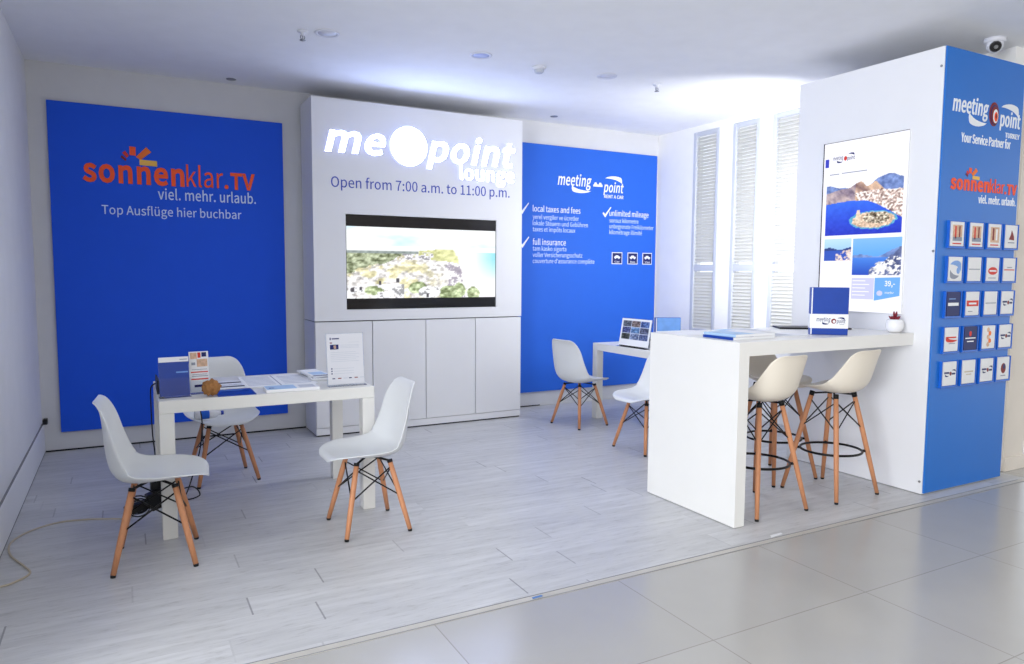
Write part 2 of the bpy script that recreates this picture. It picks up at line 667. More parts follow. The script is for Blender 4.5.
def tile_mat():
    m = bpy.data.materials.new('polished_tiles')
    m.use_nodes = True
    nt = m.node_tree
    b = nt.nodes['Principled BSDF']
    tc = nt.nodes.new('ShaderNodeTexCoord')
    sp = nt.nodes.new('ShaderNodeSeparateXYZ')
    nt.links.new(tc.outputs['Object'], sp.inputs[0])
    u = mnode(nt, 'DIVIDE', mnode(nt, 'SUBTRACT', sp.outputs[0], 2.0 - 0.0025), 0.926)
    v = mnode(nt, 'DIVIDE', mnode(nt, 'SUBTRACT', sp.outputs[1], 2.02 - 0.0025), 0.625)
    j = mnode(nt, 'MAXIMUM', mnode(nt, 'LESS_THAN', mnode(nt, 'FRACT', u), 0.0054), mnode(nt, 'LESS_THAN', mnode(nt, 'FRACT', v), 0.008))
    cid = mnode(nt, 'ADD', mnode(nt, 'MULTIPLY', mnode(nt, 'FLOOR', u), 7.1), mnode(nt, 'MULTIPLY', mnode(nt, 'FLOOR', v), 3.3))
    wn = nt.nodes.new('ShaderNodeTexWhiteNoise')
    wn.noise_dimensions = '1D'
    nt.links.new(cid, wn.inputs['W'])
    n = nt.nodes.new('ShaderNodeTexNoise')
    n.inputs['Scale'].default_value = 3.0
    n.inputs['Detail'].default_value = 5
    nt.links.new(tc.outputs['Object'], n.inputs['Vector'])
    f = mnode(nt, 'ADD', mnode(nt, 'MULTIPLY', n.outputs[0], 0.7), mnode(nt, 'MULTIPLY', wn.outputs['Value'], 0.3))
    col = mixc(nt, f, lin(168, 166, 162), lin(180, 178, 174))
    col = mixc(nt, mnode(nt, 'MULTIPLY', j, 0.6), col, lin(130, 126, 120))
    nt.links.new(col, b.inputs['Base Color'])
    b.inputs['Roughness'].default_value = 0.2
    b.inputs['Specular IOR Level'].default_value = 0.5
    return m


M['planks'] = plank_mat()
M['tiles'] = tile_mat()

# ------------------------------------------------------------------ room shell
XL, XR, YB, ZC = -0.605, 5.52, 6.68, 3.03


def struct(name, bm, m):
    return tag(obj(name, bm, m), kind='structure')


b = BM(); box(b, (XL - 0.1, 2.69, -0.1), (XR + 0.1, YB + 0.1, 0.0)); struct('floor', b, M['planks'])
b = BM(); box(b, (-4.0, -3.0, -0.1), (9.5, 2.645, 0.0)); box(b, (XR + 0.1, 2.645, -0.1), (9.5, 6.0, 0.0)); struct('floor_tiles', b, M['tiles'])
strip_m = mat('threshold_strip', (190, 186, 178), 0.4, 0.4, var=0.12, scale=9)
b = BM(); box(b, (XL - 0.1, 2.645, -0.1), (XR + 0.1, 2.69, 0.0015))
box(b, (XL, 2.645, 0.0015), (XR, 2.649, 0.003), mi=1); box(b, (XL, 2.686, 0.0015), (XR, 2.69, 0.003), mi=1)
struct('trim_1', b, [strip_m, M['seam']])
b = BM(); box(b, (-4.0, -2.0, ZC), (9.5, YB + 0.1, ZC + 0.12)); struct('ceiling', b, M['ceiling'])
b = BM(); box(b, (XL - 0.12, 2.69, 0), (XL, YB, ZC)); struct('wall_left', b, M['wall'])
b = BM(); box(b, (XL - 0.12, YB, 0), (XR + 0.12, YB + 0.12, ZC)); struct('wall_back', b, M['wall_grey'])
b = BM(); box(b, (1.2, -3.1, 0), (9.5, -3.0, ZC)); struct('wall_light_block', b, M['light_block_wall'])  # unseen wall, added to cut the light from behind the camera
# window wall with three openings
WIN = [(5.70, 6.085), (5.155, 5.51), (4.63, 5.0)]
WZ0, WZ1 = 0.78, 2.965
b = BM()
T = 0.14
ys = [YB] + [v for w in WIN for v in (w[1], w[0])] + [2.87]
for k in range(0, len(ys), 2):
    box(b, (XR, ys[k + 1], 0), (XR + T, ys[k], ZC))
for w in WIN:
    box(b, (XR, w[0], 0), (XR + T, w[1], WZ0))
    box(b, (XR, w[0], WZ1), (XR + T, w[1], ZC))
struct('wall_right', b, M['wall_bright'])
b = BM(); box(b, (XR + T, 2.86, 0), (5.93, 3.0, ZC), 0.004); struct('wall_front', b, M['cream_wall'])
b = BM(); box(b, (XR + T + 0.001, 2.845, 0), (5.935, 2.86, 0.10), 0.003); struct('baseboard_front', b, M['cream_wall'])
b = BM(); box(b, (XL, 2.7, 0.008), (XL + 0.015, YB - 0.002, 0.232), 0.003); struct('baseboard_left', b, M['wall'])
b = BM(); box(b, (XL, 2.7, 0.232), (XL + 0.012, YB - 0.002, 0.2345)); box(b, (XL, 2.7, 0.0005), (XL + 0.014, YB - 0.002, 0.008)); struct('trim_2', b, M['seam'])
b = BM(); box(b, (XL + 0.016, YB - 0.006, 0.0005), (1.44, YB, 0.012)); box(b, (3.47, YB - 0.006, 0.0005), (3.95, YB, 0.010)); struct('trim_3', b, M['shadow_gap'])

# windows with louvred shutters
for i, (y0, y1) in enumerate(WIN):
    w = thing('window_%d' % (i + 1), None, None, (XR, (y0 + y1) / 2, WZ0), kind='structure')
    st = 0.045
    f = BM()
    x0, x1 = XR - 0.004, XR + 0.05
    g = 0.002
    box(f, (x0, y0 + g, WZ0 + g), (x1, y0 + st, WZ1 - g), 0.004)
    box(f, (x0, y1 - st, WZ0 + g), (x1, y1 - g, WZ1 - g), 0.004)
    for z0, z1 in ((WZ0 + g, WZ0 + 0.06), (1.47, 1.54), (WZ1 - 0.045, WZ1 - g)):
        box(f, (x0 + 0.003, y0 + st, z0), (x1, y1 - st, z1), 0.003)
    obj('shutter_frame', f, M['shutter'], w, True)
    s = BM()
    z = WZ0 + 0.075
    while z < WZ1 - 0.055:
        if not (1.462 < z < 1.548):
            a = math.radians(52)
            ax = Vector((math.cos(a), 0, math.sin(a)))
            obox(s, (XR + 0.022, (y0 + y1) / 2, z), ax, (0, 1, 0), ax.cross(Vector((0, 1, 0))), 0.040, y1 - y0 - 2 * st - 0.004, 0.005)
        z += 0.0345
    obj('louvers', s, M['slat'], w, True)

# ------------------------------------------------------------------ wall panels
U, V, N = Vector((1, 0, 0)), Vector((0, 0, 1)), Vector((0, -1, 0))


def swish(cx, cz, w, h, flip):
    """wing-shaped swoosh: pointed flick at one end, long tapering tip at the other"""
    k = [(-0.49, 0.50), (-0.40, 0.32), (-0.28, 0.17), (-0.12, 0.03), (0.04, -0.05), (0.25, -0.11), (0.5, -0.13),
         (0.38, -0.30), (0.25, -0.40), (0.08, -0.48), (-0.09, -0.50), (-0.26, -0.46), (-0.40, -0.37), (-0.47, -0.22), (-0.50, 0.1)]
    p = [(-a, -c) for a, c in k] if flip else k
    return [(cx + a * w, cz + c * h) for a, c in p]


def sonnenklar(parent, O, x0, x1, base, xh):
    """orange two-weight wordmark with a fan of sun rays; U V N as set"""
    w = x1 - x0
    cap = xh * 1.36
    f = BM()
    text_bm(f, 'sonnen', O, U, V, N, x0, x0 + 0.567 * w, base, cap, 0.004, bold=0.045)
    text_bm(f, 'klar', O, U, V, N, x0 + 0.578 * w, x0 + 0.80 * w, base - 0.02 * xh, cap * 0.98, 0.004, bold=0.003)
    text_bm(f, '.', O, U, V, N, x0 + 0.808 * w, x0 + 0.833 * w, base - 0.02 * xh, cap, 0.004, bold=0.01)
    text_bm(f, 'TV', O, U, V, N, x0 + 0.845 * w, x1, base - 0.02 * xh, cap * 0.76, 0.004, bold=0.045)
    obj('wordmark', f, M['orange'], parent, True)
    f = BM()
    sx, sz = w / 1.292, xh / 0.125
    c = (x0 + 0.335 * w, base + 0.165 * sz)

    def q(pts, mi):
        prism(f, [(c[0] + a * sx, c[1] + d * sz) for a, d in pts], O, U, V, N, 0.003, mi)
    q([(-0.03, -0.018), (0.098, -0.022), (0.098, 0.022), (-0.03, 0.026)], 3)
    q([(-0.055, 0.045), (-0.022, 0.022), (0.058, 0.092), (0.022, 0.128)], 2)
    q([(-0.10, 0.056), (-0.055, 0.053), (-0.055, 0.122), (-0.10, 0.126)], 1)
    q([(-0.152, 0.07), (-0.122, 0.032), (-0.105, 0.05), (-0.13, 0.088)], 4)
    q([(-0.165, 0.034), (-0.128, 0.005), (-0.122, 0.022), (-0.155, 0.05)], 0)
    obj('sun_ray_emblem', f, [M['darkred'], M['orange'], M['orange2'], M['yellow'], M['red']], parent, True)


YP = YB - 0.025
pan = thing('wall_panel', 'large blue wall panel at left with an orange wordmark and sun-ray emblem', 'wall panel', (0.28, YP, 0.155))
b = BM(); box(b, (-0.478, YP, 0.155), (1.277, YB - 0.001, 2.742), 0.003); obj('board', b, M['blue_dark'], pan, True)
O = (0, YP, 0)
sonnenklar(pan, O, -0.257, 1.035, 2.147, 0.125)
b = BM(); text_bm(b, 'viel. mehr. urlaub.', O, U, V, N, 0.272, 1.04, 2.027, 0.085, 0.003, bold=0.012); obj('tagline', b, M['pale_print'], pan, True)
b = BM(); text_bm(b, 'Top Ausfl\u00fcge hier buchbar', O, U, V, N, -0.135, 0.917, 1.890, 0.07, 0.003, bold=0.006); obj('caption', b, M['pale_print'], pan, True)

pan2 = thing('wall_panel', 'blue wall panel right of the television with white car-rental text and icons', 'wall panel', (4.6, YP, 0.157))
b = BM(); box(b, (3.60, YP, 0.157), (5.49, YB - 0.001, 2.795), 0.003); obj('board', b, M['blue_mid'], pan2, True)
b = BM()
text_bm(b, 'meeting', O, U, V, N, 4.136, 4.571, 2.388, 0.118, 0.003, bold=0.02, shear=0.2)
text_bm(b, 'point', O, U, V, N, 4.735, 5.012, 2.345, 0.105, 0.003, bold=0.02, shear=0.2)
text_bm(b, 'RENT A CAR', O, U, V, N, 4.745, 5.011, 2.278, 0.036, 0.003, bold=0.012)
prism(b, swish(4.44, 2.350, 0.25, 0.075, False), O, U, V, N, 0.003)
prism(b, swish(4.872, 2.485, 0.23, 0.075, True), O, U, V, N, 0.003)
for cx in (4.628, 4.69):
    prism(b, [(cx - 0.03, 2.395), (cx + 0.03, 2.395), (cx + 0.03, 2.418), (cx + 0.018, 2.422), (cx + 0.010, 2.44), (cx - 0.012, 2.44), (cx - 0.02, 2.42), (cx - 0.03, 2.415)], O, U, V, N, 0.003)
obj('logo', b, M['white_print'], pan2, True)
b = BM()
for ln, x0, x1, z, c in (('local taxes and fees', 3.83, 4.431, 2.088, 0.062), ('full insurance', 3.832, 4.247, 1.738, 0.062), ('unlimited mileage', 4.821, 5.375, 2.083, 0.062)):
    text_bm(b, ln, O, U, V, N, x0, x1, z, c, 0.002, bold=0.002)
obj('heading', b, M['white_print'], pan2, True)
b = BM()
for ln, x0, x1, z in (('yerel vergiler ve \u00fccretler', 3.83, 4.412, 2.01), ('lokale Steuern und Geb\u00fchren', 3.83, 4.532, 1.944), ('taxes et imp\u00f4ts locaux', 3.831, 4.368, 1.88),
                      ('tam kasko sigorta', 3.833, 4.254, 1.676), ('voller Versicherungsschutz', 3.833, 4.465, 1.61), ('couverture d\'assurance compl\u00e8te', 3.834, 4.627, 1.545),
                      ('sonsuz kilometre', 4.822, 5.231, 2.01), ('unbegrenzte Freikilometer', 4.824, 5.452, 1.945), ('kilom\u00e9trage illimit\u00e9', 4.825, 5.285, 1.88)):
    text_bm(b, ln, O, U, V, N, x0, x1, z, 0.046, 0.002)
obj('small_text', b, M['pale_print'], pan2, True)
for cx, cz in ((3.685, 2.085), (3.69, 1.73), (4.745, 2.09)):
    b = BM()
    prism(b, [(cx - 0.018, cz + 0.018), (cx - 0.004, cz + 0.030), (cx + 0.016, cz + 0.006), (cx + 0.092, cz + 0.092), (cx + 0.098, cz + 0.086), (cx + 0.018, cz - 0.028)], O, U, V, N, 0.003)
    obj('check_mark', b, M['white_print'], pan2, True)
for x0, x1 in ((4.864, 5.008), (5.085, 5.228), (5.30, 5.436)):
    b = BM()
    prism(b, rect(x0, 1.545, x1, 1.678), O, U, V, N, 0.002, 0)
    prism(b, rect(x0 + 0.008, 1.553, x1 - 0.008, 1.67), O, U, V, N, 0.002, 1, 0.002)
    cx, cz = (x0 + x1) / 2, 1.622
    prism(b, [(cx - 0.042, cz - 0.008), (cx + 0.042, cz - 0.008), (cx + 0.040, cz + 0.008), (cx + 0.022, cz + 0.010), (cx + 0.012, cz + 0.022), (cx - 0.018, cz + 0.022), (cx - 0.028, cz + 0.010), (cx - 0.042, cz + 0.006)], O, U, V, N, 0.002, 0, 0.004)
    for s in (-1, 1):
        prism(b, disc(cx + s * 0.024, cz - 0.010, 0.009, 0.009, 12), O, U, V, N, 0.002, 0, 0.004)
    text_bm(b, {4.864: 'Car', 5.085: 'Minivan', 5.30: 'Van'}[x0], O, U, V, N, cx - 0.035, cx + 0.035, 1.562, 0.02, 0.001, mi=0, off=0.004)
    obj('car_icon', b, [M['white_print'], M['navy']], pan2, True)

# ------------------------------------------------------------------ media wall unit
CX0, CX1, CY, CZT = 1.435, 3.465, 6.235, 2.912
unit = thing('media_wall_unit', 'tall white wall unit with four plain doors below a set-in television', 'cabinet', (2.45, 6.45, 0))
tx0, tx1, tz0, tz1 = 1.715, 3.185, 1.108, 1.942
b = BM()
D = YB - 0.03
box(b, (CX0, CY, 1.012), (tx0, D, CZT)); box(b, (tx1, CY, 1.012), (CX1, D, CZT))
box(b, (tx0, CY, 1.012), (tx1, D, tz0)); box(b, (tx0, CY, tz1), (tx1, D, CZT))
box(b, (tx0, CY + 0.12, tz0), (tx1, D, tz1))
bmesh.ops.remove_doubles(b, verts=b.verts, dist=1e-5)
obj('upper_panel', b, M['white_panel'], unit, True)
b = BM(); box(b, (CX0 + 0.004, CY + 0.024, 0.075), (CX1 - 0.004, D, 1.0055)); obj('base_carcass', b, M['seam'], unit, True)
b = BM(); box(b, (CX0, CY + 0.004, 0.012), (CX1, D, 0.072), 0.002); obj('plinth', b, M['white_panel'], unit, True)
b = BM(); box(b, (CX0 + 0.01, CY + 0.012, 0.0005), (CX1 - 0.01, D, 0.012)); obj('shadow_gap', b, M['shadow_gap'], unit, True)
for s in (CX0, CX1 - 0.0038):
    b = BM(); box(b, (s, CY + 0.024, 0.075), (s + 0.0038, D, 1.005)); obj('side_panel', b, M['white_panel'], unit, True)
edges = [CX0, 1.945, 2.455, 2.963, CX1]
for k in range(4):
    b = BM(); box(b, (edges[k] + 0.0035, CY, 0.076), (edges[k + 1] - 0.0035, CY + 0.022, 1.002), 0.002); obj('door', b, M['white_panel'], unit, True)
# lit sign
O = (0, CY - 0.03, 0)
for body, x0, x1, base, cap in (('me', 1.53, 2.062, 2.462, 0.222), ('point', 2.445, 3.355, 2.45, 0.222), ('lounge', 2.775, 3.345, 2.302, 0.130)):
    b = BM(); text_bm(b, body, O, U, V, N, x0, x1, base, cap, 0.03, bold=0.03 if body != 'lounge' else 0.014, shear=0.22 if body != 'lounge' else 0.0, side=1)
    tag(obj('sign_lettering', b, [M['glow'], M['glow_side']], unit, True), 'lit white raised lettering')
b = BM(); prism(b, disc(2.277, 2.556, 0.175, 0.175, 40), O, U, V, N, 0.030, 1); prism(b, disc(2.277, 2.556, 0.171, 0.171, 40), O, U, V, N, 0.002, 0, 0.030); tag(obj('sign_disc', b, [M['glow'], M['glow_side']], unit, True), 'lit white disc of the sign')
O = (0, CY, 0)
b = BM(); text_bm(b, 'Open from 7:00 a.m. to 11:00 p.m.', O, U, V, N, 1.592, 3.326, 2.167, 0.088, 0.002, bold=0.002); obj('opening_hours', b, M['blue_text'], unit, True)

tv = thing('television', 'wide black television set into the white wall unit, showing a coastline', 'television', (2.45, CY + 0.06, tz0 + 0.001))
b = BM(); box(b, (tx0 + 0.002, CY + 0.010, tz0 + 0.002), (tx1 - 0.002, CY + 0.10, tz1 - 0.002), 0.003); obj('housing', b, M['black_gloss'], tv, True)


def coast(s, t):
    n = fbm(s * 14, t * 9)
    n2 = fbm(s * 42, t * 32)
    wob = (n - 0.5) * 0.16
    one = np.ones_like(s)
    c = np.array([248, 253, 255]) - np.outer(np.clip(fbm(s * 3, t * 4 + 7) - 0.5, 0, 1) * 4.0 * (t > 0.74), [80, 26, 4])
    hor = 0.665 + 0.045 * np.clip((s - 0.42) / 0.2, 0, 1) * (s < 0.72)
    m = t < hor
    sea = np.outer(one, [254, 254, 255])
    k = np.clip((s - 0.84) / 0.16, 0, 1) * np.clip((t - 0.22) / 0.35, 0, 1)
    sea = sea * (1 - k[:, None]) + np.array([120, 220, 234]) * k[:, None]
    c[m] = sea[m]
    edge = 0.715 + 0.055 * np.sin((0.62 - t) * 6.0) + (n - 0.5) * 0.07 + (t < 0.14) * 0.08 * (t < 0.14)
    land = np.outer(one, [238, 234, 232]) + (n2 - 0.48)[:, None] * 300
    gr = np.clip((n - 0.5) * 7 + 0.25, 0, 1)[:, None] * np.clip((0.66 - s) * 5, 0, 1)[:, None]
    land = land * (1 - 0.6 * gr) + (np.array([226, 214, 128]) + (n2 - 0.5)[:, None] * 160) * 0.6 * gr
    top = (t > 0.58 - (s - 0.5) * 0.3 + wob * 0.5) & (s > 0.42)
    land[top] = (np.array([222, 224, 150]) + (n2 - 0.5)[:, None] * 140)[top]
    town = (t > 0.55) & (t < 0.66) & (s > 0.26) & (s < 0.56) & (n2 > 0.42)
    land[town] = (np.array([244, 242, 248]) - (n2 > 0.6)[:, None] * 110)[town]
    bush = (t > 0.34 + 0.75 * s + wob) & (s < 0.34 + wob) & (t < 0.63)
    land[bush] = (np.array([140, 152, 112]) + (n2 - 0.48)[:, None] * 330)[bush]
    for bx, bz, rx, rz in ((0.665, 0.06, 0.07, 0.12), (0.74, 0.10, 0.04, 0.12), (0.84, 0.05, 0.045, 0.11), (0.45, 0.15, 0.06, 0.09), (0.17, 0.11, 0.06, 0.06)):
        q = ((s - bx) / rx) ** 2 + ((t - bz) / rz) ** 2 + wob * 5 < 1
        edge = np.where(q, 2.0, edge)
        land[q] = (np.array([146, 164, 108]) + (n2 - 0.46)[:, None] * 330)[q]
    ruin = ((s - 0.53) / 0.075) ** 2 + ((t - 0.08) / 0.09) ** 2 < 1
    land[ruin] = (np.array([250, 250, 254]) - (n2 > 0.58)[:, None] * 120)[ruin]
    ruin = (t < 0.20) & (s < 0.36) & (n > 0.45)
    land[ruin] = (np.array([250, 250, 254]) - (n2 > 0.62)[:, None] * 110)[ruin]
    for cx, cz in ((0.205, 0.22), (0.32, 0.25), (0.035, 0.12), (0.085, 0.14), (0.52, 0.04)):
        land[(abs(s - cx) < 0.009) & (abs(t - cz) < 0.028)] = [40, 36, 44]
    cl = (s > edge - 0.10) & (t < 0.52) & (s < edge) & (n2 < 0.50) & (edge < 1)
    land[cl] = (np.array([176, 166, 184]) + (n2 - 0.5)[:, None] * 120)[cl]
    isl = m & (s < edge + 0.0)
    c[isl] = land[isl]
    far = (t > 0.635) & (t < 0.672) & (s < 0.46)
    c[far] = (np.array([122, 136, 134]) + (n2 - 0.5)[:, None] * 110)[far]
    return 255 - (255 - np.clip(c, 0, 255)) * 0.82


picture('screen_picture', coast, (tx0 + 0.006, CY + 0.0085, 1.205), (1, 0, 0), (0, 0, 1), tx1 - tx0 - 0.012, 0.634, 190, 84, M['pic_tv'], tv)

# ------------------------------------------------------------------ display tower
TX, TY, TX1, TYB, TZ = 4.566, 2.775, 5.465, 3.885, 2.87
tower = thing('display_tower', 'tall white display tower with a bright blue front and lit side screen', 'display stand', (5.0, 3.3, 0))
b = BM(); box(b, (TX, TY + 0.012, 0.004), (TX1 - 0.012, TYB, TZ), 0.002); obj('body', b, M['white_panel'], tower, True)
fp = BM(); box(fp, (TX + 0.004, TY, 0.012), (TX1, TY + 0.011, TZ - 0.002), 0.002); fpo = obj('front_panel', fp, M['blue_tower'], tower, True)
tag(fpo, 'bright blue front panel')
O = (0, TY, 0)
b = BM()
text_bm(b, 'meeting', O, U, V, N, 4.655, 5.050, 2.482, 0.098, 0.003, bold=0.02, shear=0.15)
text_bm(b, 'point', O, U, V, N, 5.192, 5.437, 2.440, 0.094, 0.003, bold=0.02, shear=0.1)
text_bm(b, 'TURKEY', O, U, V, N, 5.265, 5.437, 2.368, 0.032, 0.003, bold=0.01)
prism(b, swish(4.935, 2.447, 0.20, 0.078, False), O, U, V, N, 0.003)
prism(b, swish(5.305, 2.552, 0.21, 0.078, True), O, U, V, N, 0.003)
text_bm(b, 'Your Service Partner for', O, U, V, N, 4.765, 5.335, 2.297, 0.056, 0.003, bold=0.02)
obj('lettering', b, M['white_print'], fpo, True)
b = BM()
for k, (rx, rz, mi, dx, dz) in enumerate(((0.056, 0.078, 0, 0, 0), (0.046, 0.066, 1, 0.004, -0.004), (0.040, 0.058, 0, 0.005, -0.006), (0.029, 0.045, 2, 0.012, -0.012), (0.019, 0.031, 3, 0.014, -0.016), (0.009, 0.015, 0, 0.014, -0.012))):
    prism(b, disc(5.118 + dx, 2.505 + dz, rx, rz, 28), O, U, V, N, 0.002, mi, 0.0015 * k)
obj('eye_emblem', b, [M['darkred'], M['navy'], M['white_print'], M['orange']], fpo, True)
sonnenklar(fpo, O, 4.675, 5.444, 1.995, 0.062)
b = BM(); text_bm(b, 'viel. mehr. urlaub.', O, U, V, N, 4.995, 5.44, 1.918, 0.05, 0.003, bold=0.018); obj('tagline', b, M['white_print'], fpo, True)
for y, z in ((TY + 0.03, 2.75), (TY + 0.02, 1.594), (TY + 0.03, 0.086)):
    b = BM()
    prism(b, disc(y, z, 0.008, 0.008, 12), (TX, 0, 0), (0, 1, 0), (0, 0, 1), (-1, 0, 0), 0.004)
    obj('screw', b, M['steel'], tower, True)

# lit side screen, flush in the side facing the bar
sy0, sy1, sz0, sz1 = 2.985, 3.64, 1.18, 2.39
scr = BM(); box(scr, (TX - 0.012, sy0, sz0), (TX + 0.001, sy1, sz1), 0.002)
scro = tag(obj('side_screen', scr, M['white_panel'], tower, True), 'lit upright screen with a bay view')
US, VS, NS = Vector((0, -1, 0)), Vector((0, 0, 1)), Vector((-1, 0, 0))
OS = (TX - 0.012, sy1, sz0)
w, h = sy1 - sy0, sz1 - sz0
b = BM(); prism(b, rect(0.008, 0.001, w - 0.001, h - 0.004), OS, US, VS, NS, 0.001)
obj('lit_face', b, M['screen_white'], scro, True)
b = BM(); prism(b, [(0, 0), (0.0075, 0), (0.0075, h - 0.0035), (w, h - 0.0035), (w, h), (0, h)], OS, US, VS, NS, 0.002)
obj('screen_edge', b, M['black_gloss'], scro, True)


def bay(s, t):
    n, n2, n3 = fbm(s * 6, t * 6), fbm(s * 24, t * 20), fbm(s * 46, t * 40)
    c = np.outer(np.ones_like(s), [252, 253, 255])
    back = 0.84 + 0.05 * np.sin(s * 9 + 1.2) + 0.12 * np.clip((s - 0.58) / 0.25, 0, 1) + (n - 0.5) * 0.08
    far = t < back
    c[far] = (np.array([112, 136, 196]) + (n2 - 0.5)[:, None] * 110)[far]
    prof = 0.72 + 0.20 * np.exp(-((s - 0.45) / 0.12) ** 2) + 0.16 * np.exp(-((s - 0.66) / 0.09) ** 2) + 0.10 * np.exp(-((s - 0.18) / 0.12) ** 2) + (n - 0.5) * 0.10
    near = t < prof
    ridge = np.abs(fbm(s * 9 + t * 5, t * 4 + 3) - 0.5) * 2
    mt = np.array([232, 196, 164]) - ridge[:, None] * np.array([170, 160, 110]) + (n2 - 0.5)[:, None] * 70
    mt = np.where((s < 0.40)[:, None], mt * 0.86 + np.array([4, 14, 40]), mt)
    c[near] = mt[near]
    green = near & (t < 0.60) & (s > 0.25) & (n2 > 0.52)
    c[green] = (np.array([132, 138, 96]) + (n3 - 0.5)[:, None] * 120)[green]
    town = near & (s + t * 0.7 > 0.88 + (n - 0.5) * 0.3) & (t < 0.70 + 0.08 * s)
    c[town] = (np.array([238, 214, 206]) + (n3 - 0.52)[:, None] * 420)[town]
    shore = 0.55 + 0.045 * np.sin(s * 4.0 + 0.2) - 0.26 * np.clip((s - 0.55) / 0.45, 0, 1) ** 1.3
    sea = t < shore
    c[sea] = (np.outer(np.ones_like(s), [22, 46, 196]) + np.outer(t * 1.6, [24, 64, 50]) + (n2 - 0.5)[:, None] * 20)[sea]
    d = ((s - 0.64) / 0.28) ** 2 + ((t - 0.24) / 0.15) ** 2 + (n2 - 0.5) * 0.5
    g = d < 1.12
    c[g] = (np.array([90, 170, 208]) + (n3 - 0.5)[:, None] * 50)[g]
    i = d < 0.86
    c[i] = (np.array([226, 196, 170]) + (n3 - 0.5)[:, None] * 170)[i]
    i2 = (((s - 0.68) / 0.17) ** 2 + ((t - 0.27) / 0.10) ** 2 + (n2 - 0.5) < 0.95)
    c[i2] = (np.array([140, 126, 104]) + (n3 - 0.46)[:, None] * 460)[i2]
    fort = (abs(s - 0.45) < 0.045 - (t - 0.2) * 0.12) & (t > 0.2) & (t < 0.42)
    c[fort] = (np.array([240, 216, 190]) + (n3 - 0.5)[:, None] * 90)[fort]
    return c


def shore_pic(s, t):
    n2 = fbm(s * 14, t * 14)
    c = np.array([132, 186, 240]) + np.outer(t, [60, 40, 10])
    m = t < 0.55 + 0.05 * np.sin(s * 8)
    c[m] = (np.outer(np.ones_like(s), [40, 62, 130]) + (n2 - 0.5)[:, None] * 40)[m]
    m = t < 0.46
    c[m] = (np.outer(np.ones_like(s), [44, 84, 190]))[m]
    m = (t < 0.30 + 0.2 * s) & (s > 0.45) & (n2 > 0.45)
    c[m] = (np.array([236, 214, 206]) + (n2 - 0.6)[:, None] * 200)[m]
    return c


def village(s, t):
    n2, n3 = fbm(s * 12, t * 12), fbm(s * 20 + 3, t * 16)
    c = np.outer(np.ones_like(s), [96, 168, 246]) + np.outer(np.clip(t - 0.5, 0, 1), [70, 40, 10])
    hill = t < 0.53 + 0.03 * np.sin(s * 9) + 0.20 * np.clip((s - 0.55) / 0.45, 0, 1)
    c[hill] = (np.array([120, 146, 206]) + (n2 - 0.5)[:, None] * 90)[hill]
    sea = (t < 0.48) & (s < 0.78)
    c[sea] = (np.outer(np.ones_like(s), [30, 74, 190]) + np.outer(t, [90, 130, 90]))[sea]
    q = (t < 0.12 + 0.62 * np.clip((s - 0.34) / 0.66, 0, 1) + (n2 - 0.5) * 0.25) & (s > 0.36)
    c[q] = (np.array([92, 104, 150]) + (n2 - 0.5)[:, None] * 120)[q]
    w = q & (n3 > 0.48) & (t < 0.50)
    c[w] = (np.array([250, 250, 254]) - np.clip(n2 - 0.55, 0, 1)[:, None] * 260)[w]
    return c


XS = TX - 0.0135
picture('bay_picture', bay, (XS - 0.0006, 3.601, 1.722), (0, -1, 0), (0, 0, 1), 0.593, 0.40, 130, 92, M['pic_lit'], scro)
picture('harbour_picture', shore_pic, (XS - 0.0006, 3.601, 1.54), (0, -1, 0), (0, 0, 1), 0.223, 0.158, 34, 28, M['pic_lit'], scro)
picture('village_picture', village, (XS - 0.0006, 3.365, 1.438), (0, -1, 0), (0, 0, 1), 0.366, 0.256, 50, 44, M['pic_lit'], scro)
OS = (XS, 0, 0)
yy = lambda y: -y
b = BM()
prism(b, rect(yy(3.62), 2.215, yy(3.59), 2.275), OS, US, VS, NS, 0.0006, 0)
obj('logo_tab', b, M['screen_navy'], scro, True)
b = BM(); prism(b, rect(yy(3.363), 1.27, yy(3.19), 1.418), OS, US, VS, NS, 0.0006); obj('offer_box', b, M['screen_lilac'], scro, True)
b = BM(); prism(b, [(yy(3.185), 1.262), (yy(3.0), 1.30), (yy(3.0), 1.425), (yy(3.185), 1.42)], OS, US, VS, NS, 0.0006); obj('price_box', b, M['screen_sky'], scro, True)
b = BM()
text_bm(b, '39,-', OS, US, VS, NS, yy(3.11), yy(3.035), 1.365, 0.034, 0.0004, bold=0.03, off=0.0008)
prism(b, disc(yy(3.145), 1.315, 0.022, 0.018, 16), OS, US, VS, NS, 0.0004, 1, 0.0008)
text_bm(b, 'mehr', OS, US, VS, NS, yy(3.105), yy(3.04), 1.312, 0.016, 0.0004, off=0.0008)
for k in range(5):
    prism(b, rect(yy(3.355), 1.395 - 0.025 * k, yy(3.355 - 0.1 - 0.03 * (k % 2)), 1.401 - 0.025 * k), OS, US, VS, NS, 0.0004, 0, 0.0008)
obj('price_text', b, [M['screen_white'], M['screen_lilac']], scro, True)
b = BM()
text_bm(b, 'meeting', OS, US, VS, NS, yy(3.555), yy(3.475), 2.262, 0.026, 0.0004, bold=0.02, off=0.0006)
prism(b, disc(yy(3.455), 2.265, 0.013, 0.016, 16), OS, US, VS, NS, 0.0004, 1, 0.0006)
text_bm(b, 'point', OS, US, VS, NS, yy(3.44), yy(3.38), 2.252, 0.026, 0.0004, bold=0.02, off=0.0006)
prism(b, swish(yy(3.50), 2.248, 0.05, 0.02, False), OS, US, VS, NS, 0.0004, 0, 0.0006)
prism(b, swish(yy(3.41), 2.29, 0.05, 0.02, True), OS, US, VS, NS, 0.0004, 0, 0.0006)
prism(b, rect(yy(3.58), 2.157, yy(3.50), 2.163), OS, US, VS, NS, 0.0004, 2, 0.0006)
